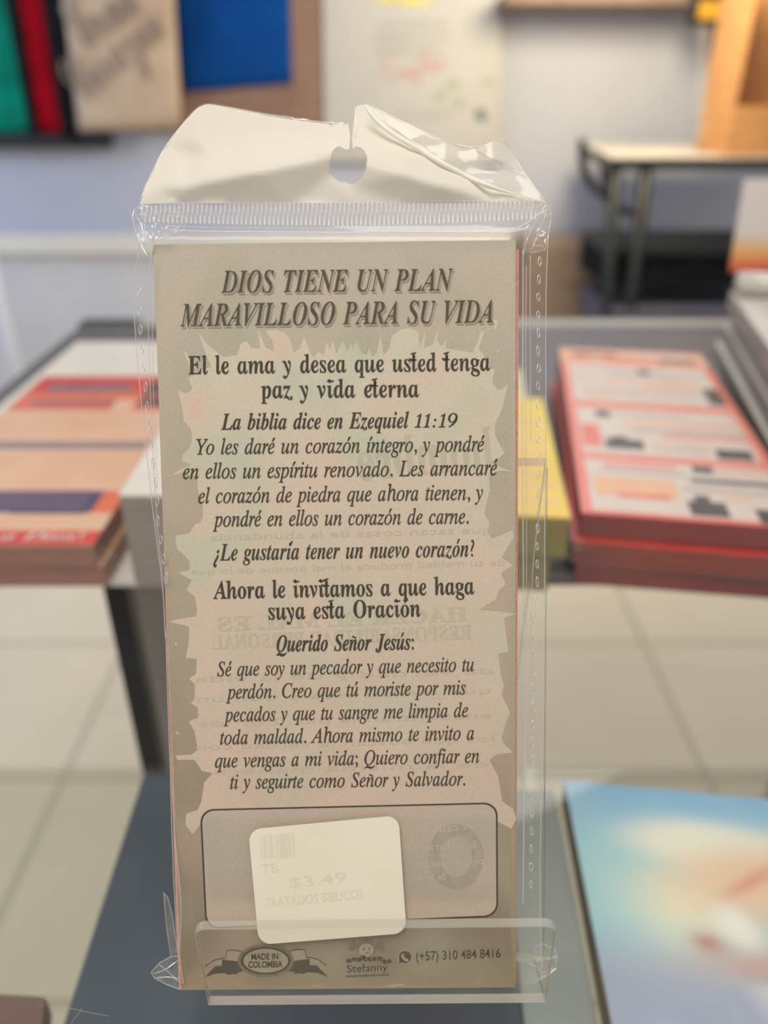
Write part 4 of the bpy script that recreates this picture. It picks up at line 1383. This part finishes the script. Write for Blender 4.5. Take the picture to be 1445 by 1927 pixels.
yb = YW - .022
hanging('tote_bag', [(-110, -120), (2, -120), (62, 258), (-70, 262)], yb, .018, M['green_cloth'], 'green cloth bag hanging at the far left of the wall', 'bag', None)
hanging('tote_bag', [(8, -120), (60, -120), (121, 256), (66, 256)], yb - .022, .016, M['red_cloth'], 'narrow red cloth bag between the green and black ones', 'bag', None, puff=.004)
hanging('tote_bag', [(60, -120), (108, -120), (146, 260), (118, 260)], yb - .066, .016, M['black_soft'], 'black cloth bag next to the beige lettered bag', 'bag', None)
hanging('tote_bag', [(0, -40), (28, -40), (76, 256), (58, 256)], yb - .044, .016, M['black_soft'], 'slim black cloth bag squeezed between green and red ones', 'bag', None)
e, P4 = hanging('tote_bag', [(103, -120), (322, -120), (342, 240), (150, 246)], yb - .088, .016, M['beige_cloth'], 'beige canvas bag with grey script lettering on the wall', 'bag', None, puff=.002)
mb = MB()
def pw_(x, y, w): return wallq(x, y, yb - .108)
lay_line(mb, 'Gran', 'script', 158, 92, 270, 20, 100, 0, 0, .0, place=pw_)
lay_line(mb, 'Corazón', 'script', 160, 195, 316, 60, 90, 0, 0, .0, place=pw_)
mb.build('lettering', M['script_ink'], e)
hanging('tote_bag', [(308, -120), (543, -120), (550, 158), (345, 174)], yb, .018, M['blue_cloth'], 'plain royal blue bag hanging right of the beige bag', 'bag', None, puff=.004)
a0 = wallq(-60, 252, yb); a1 = wallq(212, 252, yb); a2 = wallq(212, 276, yb)
tag(MB().box(a0.x, a1.x, yb - .05, yb, a2.z, a1.z).build('wall_rail', M['black'], bevel=.003), 'black wall rail under the green and red bags', 'rail')

# poster
P4 = [wallq(605, -140, YW - .03), wallq(945, -140, YW - .03), wallq(942, 305, YW - .03), wallq(612, 305, YW - .03)]
po = empty('poster', (P4[2] + P4[3]) / 2, 'white poster with pale text and green leaves behind the bag header', 'poster')
MB().hexa([p + Vector((0, 0, 0)) for p in (P4[3], P4[2], P4[2] + Vector((0, .028, 0)), P4[3] + Vector((0, .028, 0)))], [p for p in (P4[0], P4[1], P4[1] + Vector((0, .028, 0)), P4[0] + Vector((0, .028, 0)))]).build('board', M['poster'], po, bevel=.002)
def pp(x, y, w): return wallq(x, y, YW - .031 - w)
mb = MB()
for k, (xl, yl, xr, s_) in enumerate([(715, 52, 840, 'con todo tu'), (705, 76, 845, 'corazón y no te'), (712, 100, 828, 'apoyes en tu')]):
    lay_line(mb, s_, 'reg', xl, yl, xr, yl - 2, 14, 0, 0, .015, place=pp)
mb.build('verse_lettering', M['poster_grey'], po)
mb = MB()
lay_line(mb, 'en tu camino', 'reg', 750, 222, 850, 218, 10, 0, 0, .01, place=pp)
mb.build('verse_lettering', M['poster_grey'], po)
mb = MB()
lay_line(mb, 'Confía', 'script', 722, 160, 840, 128, 40, 0, 0, .03, place=pp)
mb.build('script_lettering', M['poster_red'], po)
mb = MB()
def leaf(cx, cy, rx, ry, a, mi):
    pts = []
    for k in range(14):
        t = 2 * math.pi * k / 14
        x_, y_ = rx * math.cos(t), ry * math.sin(t) * (1 - .4 * math.cos(t))
        pts.append((cx + x_ * math.cos(a) - y_ * math.sin(a), cy + x_ * math.sin(a) + y_ * math.cos(a)))
    v, f = fill2d(pts)
    mb.add([pp(x, y, .0004) for x, y in v], [tuple(reversed(t)) for t in f], mi)
for cx_, cy_, rx, ry, a, mi in [(852, 158, 12, 8, .4, 0), (830, 180, 11, 8, -1, 0), (864, 195, 13, 6, .6, 0), (905, 218, 13, 9, 1.1, 1), (920, 155, 14, 5, .1, 0), (905, 90, 12, 6, 1, 2), (780, 2, 40, 7, 0, 3), (730, -2, 24, 7, 0, 3)]:
    leaf(cx_, cy_, rx, ry, a, mi)
mb.build('printed_leaves', [M['poster_green'], M['poster_teal'], M['poster'], M['poster_yellow']], po)

# shelf above the right part of the wall with small goods hanging under it
s0 = wallq(950, 8, YW - .25); s1 = wallq(1470, 8, YW - .25)
sh = empty('wall_shelf', ((s0.x + s1.x) / 2, YW - .1, s0.z), 'brown wall shelf at the top right edge of the photo', 'shelf')
MB().box(s0.x, s1.x, YW - .25, YW, s0.z, s0.z + .03).build('board', M['shelf_brown'], sh, bevel=.003)
q = wallq(1335, 14, YW - .27)
t = empty('shelf_sign', q, 'black shelf tag with a yellow patch under the brown wall shelf', 'sign')
MB().box(q.x - .065, q.x + .065, q.y - .01, q.y, q.z - .045, q.z + .04).build('plate', M['black'], t, bevel=.003)
MB().box(q.x - .035, q.x + .045, q.y - .013, q.y - .009, q.z - .03, q.z + .015).build('yellow_patch', M['amber'], t)

# cream board leaning on the wall behind the black desk
q0 = wallq(1190, 290, YW - .25); q1 = wallq(1318, 285, YW - .25); q2 = wallq(1322, 55, YW - .06); q3 = wallq(1205, 60, YW - .06)

# black desk, right
DY0 = 2.25
zd = at_y(1150, 296, DY0).z
zd2 = at_y(1150, 306, DY0).z
fl_ = at_y(1150, 296, DY0); 
bl_ = at_drop(1092, 258, HC - zd)
bl_.y = min(bl_.y, YW - .15)
bl_.x = at_y(1090, 260, bl_.y).x
fd = frame2(fl_.x, fl_.y, 0)
dk = empty('desk', (fl_.x + .35, DY0 + .2, 0), 'black framed desk with pale top at the right of the wall', 'desk')
def dd(p, dz): return Vector((p.x, p.y, p.z + dz))
fr_ = Vector((fl_.x + .75, DY0, zd)); br_ = Vector((fl_.x + .75, bl_.y, zd)); blp = Vector((bl_.x, bl_.y, zd))
MB().hexa([dd(fl_, -.004), dd(fr_, -.004), dd(br_, -.004), dd(blp, -.004)], [dd(fl_, 0), dd(fr_, 0), dd(br_, 0), dd(blp, 0)]).build('desk_top', M['table_top'], dk)
MB().hexa([dd(fl_, -.03), dd(fr_, -.03), dd(br_, -.03), dd(blp, -.03)], [dd(fl_, -.0045), dd(fr_, -.0045), dd(br_, -.0045), dd(blp, -.0045)]).build('frame', M['black'], dk)
def leg_(px0, py0, px1, py1, y, r, nm='leg'):
    a, b_ = at_y(px0, py0, y), at_y(px1, py1, y)
    d_ = (b_ - a)
    g_ = a + d_ * (a.z / -d_.z) if d_.z < 0 else b_
    MB().tube([a, g_], r, 8).build(nm, M['black'], dk, smooth=True)
leg_(1218, 302, 1180, 620, DY0 + .02, .019)
leg_(1158, 302, 1140, 620, DY0 + .02, .017)
mb = MB()
mb.tube([at_y(x, y, DY0 + .03) for x, y in smooth_poly([(1096, 262), (1096, 310), (1108, 345), (1140, 368), (1165, 395), (1195, 400), (1205, 395)], 2, False)], .012, 7)
mb.tube([at_y(x, y, DY0 + .03) for x, y in [(1128, 290), (1140, 340), (1158, 372)]], .010, 7)
mb.build('bent_brace', M['black'], dk, smooth=True)
zs_ = at_y(1200, 470, DY0).z
zs2 = at_y(1200, 484, DY0).z
x0_ = at_y(1150, 470, DY0).x; x1_ = at_y(1350, 470, DY0).x
MB().box(x0_, x1_ + .2, DY0 + .03, DY0 + .35, zs2, zs_).build('lower_shelf', M['black'], dk)
z3 = at_y(1200, 582, DY0).z
z4 = at_y(1200, 640, DY0).z
MB().box(x0_, x1_ + .2, DY0 + .04, DY0 + .35, at_y(1200, 545, DY0).z, zs2).build('drawer_unit', M['black_soft'], dk, bevel=.004)
MB().box(x0_ + .02, x1_ + .2, DY0 + .0, DY0 + .35, z4 - .02, z3).build('bottom_shelf', M['bluegrey'], dk, bevel=.004)
# cardboard carton on the desk
c0 = at_y(1372, 264, DY0 + .04); c1 = at_y(1372, 200, DY0 + .04)
cb = empty('carton', (c0.x + .12, DY0 + .15, zd), 'open orange brown cardboard carton standing on the black desk', 'box')
x0_, x1_ = c0.x, c0.x + .30
MB().box(x0_, x1_, DY0 + .04, DY0 + .045, zd + .0005, c1.z).build('front_panel', M['cardboard'], cb)
MB().box(x0_, x1_, DY0 + .26, DY0 + .265, zd + .0005, zd + .42).build('back_panel', M['cardboard'], cb)
MB().box(x0_ - .005, x0_, DY0 + .04, DY0 + .265, zd + .0005, zd + .42).build('side_panel', M['cardboard'], cb)
MB().box(x1_, x1_ + .005, DY0 + .04, DY0 + .265, zd + .0005, zd + .42).build('side_panel', M['cardboard'], cb)
MB().box(x0_, x1_, DY0 + .045, DY0 + .26, zd + .0005, zd + .005).build('bottom_panel', M['cardboard'], cb)
# clear plastic bag hanging beside the carton
q = at_y(1326, 60, DY0 + .1)
pb2 = []
mb = MB()
for j in range(14):
    for i in range(5):
        mbx = at_y(1312 + i * 6 + 4 * noise.noise(Vector((i, j * .6, 1))), 50 + j * 16.2, DY0 + .12 - .02 * math.sin(i * 1.1) + .02 * noise.noise(Vector((i * .8, j * .5, 4))))
        pb2.append(mbx)
mb.add(pb2, [(j * 5 + i, (j + 1) * 5 + i, (j + 1) * 5 + i + 1, j * 5 + i + 1) for j in range(13) for i in range(4)])
o = mb.build('plastic_sleeve', M['film_crumple'], smooth=True)
tag(o, 'crinkled clear plastic sleeve standing left of the carton', 'plastic sleeve')
# upright card with orange and red foot
cy0 = .80
k4 = [at_y(1374, 512, cy0), at_y(1500, 512, cy0), at_y(1500, 338, cy0 + .02), at_y(1402, 338, cy0 + .02)]
cd = MB()
NN = 24
vs, cs = [], []
for j in range(NN + 1):
    for i in range(2):
        t = j / NN
        p = (k4[3] * (1 - i) + k4[2] * i) * (1 - t) + (k4[0] * (1 - i) + k4[1] * i) * t
        vs.append(p)
        if t < .62: c_ = (232, 222, 216)
        elif t < .82: c_ = mixc((236, 214, 190), (246, 178, 104), (t - .62) / .2)
        else: c_ = mixc((246, 170, 104), (222, 92, 80), (t - .82) / .18)
        cs.append(lin(c_))
n1 = len(vs)
vs += [p + Vector((0, .004, 0)) for p in vs]
cs += cs
F = []
for j in range(NN):
    a = j * 2
    F += [(a, a + 2, a + 3, a + 1), (n1 + a, n1 + a + 1, n1 + a + 3, n1 + a + 2), (a, n1 + a, n1 + a + 2, a + 2), (a + 1, a + 3, n1 + a + 3, n1 + a + 1)]
F += [(0, 1, n1 + 1, n1), (2 * NN, n1 + 2 * NN, n1 + 2 * NN + 1, 2 * NN + 1)]
o = cd.add(vs, F).build('display_card', M['picture'], colors=cs)
tag(o, 'upright white card with orange and red foot above the white bundles', 'card')
# brown cartons low on the floor before the wall
b0 = at_y(985, 462, 2.7); b1 = at_y(1150, 462, 2.7)
z0_ = at_y(1000, 540, 2.7).z
o = MB().box(b0.x, b1.x, 2.7, 2.95, 0, z0_).build('carton', M['cardboard_dark'], bevel=.004)
tag(o, 'lower grey brown carton standing on the floor left of the desk', 'box', 'brown cartons by the wall')
o = MB().box(b0.x + .01, b1.x - .02, 2.71, 2.95, z0_ + .0005, b0.z).build('carton', M['cardboard_dark'], bevel=.004)
tag(o, 'upper grey brown carton on the stacked pair left of the desk', 'box', 'brown cartons by the wall')
# white pole at left
p0 = at_y(-6, 540, 2.4); p1 = at_y(24, 665, 2.4)
d_ = p1 - p0
foot_ = p0 + d_ * (p0.z / -d_.z)
o = MB().tube([p0 - d_ * .6, foot_], .017, 8).build('white_pole', M['white_pole'], smooth=True)
tag(o, 'slanted white metal pole at the left edge behind the table', 'pole')
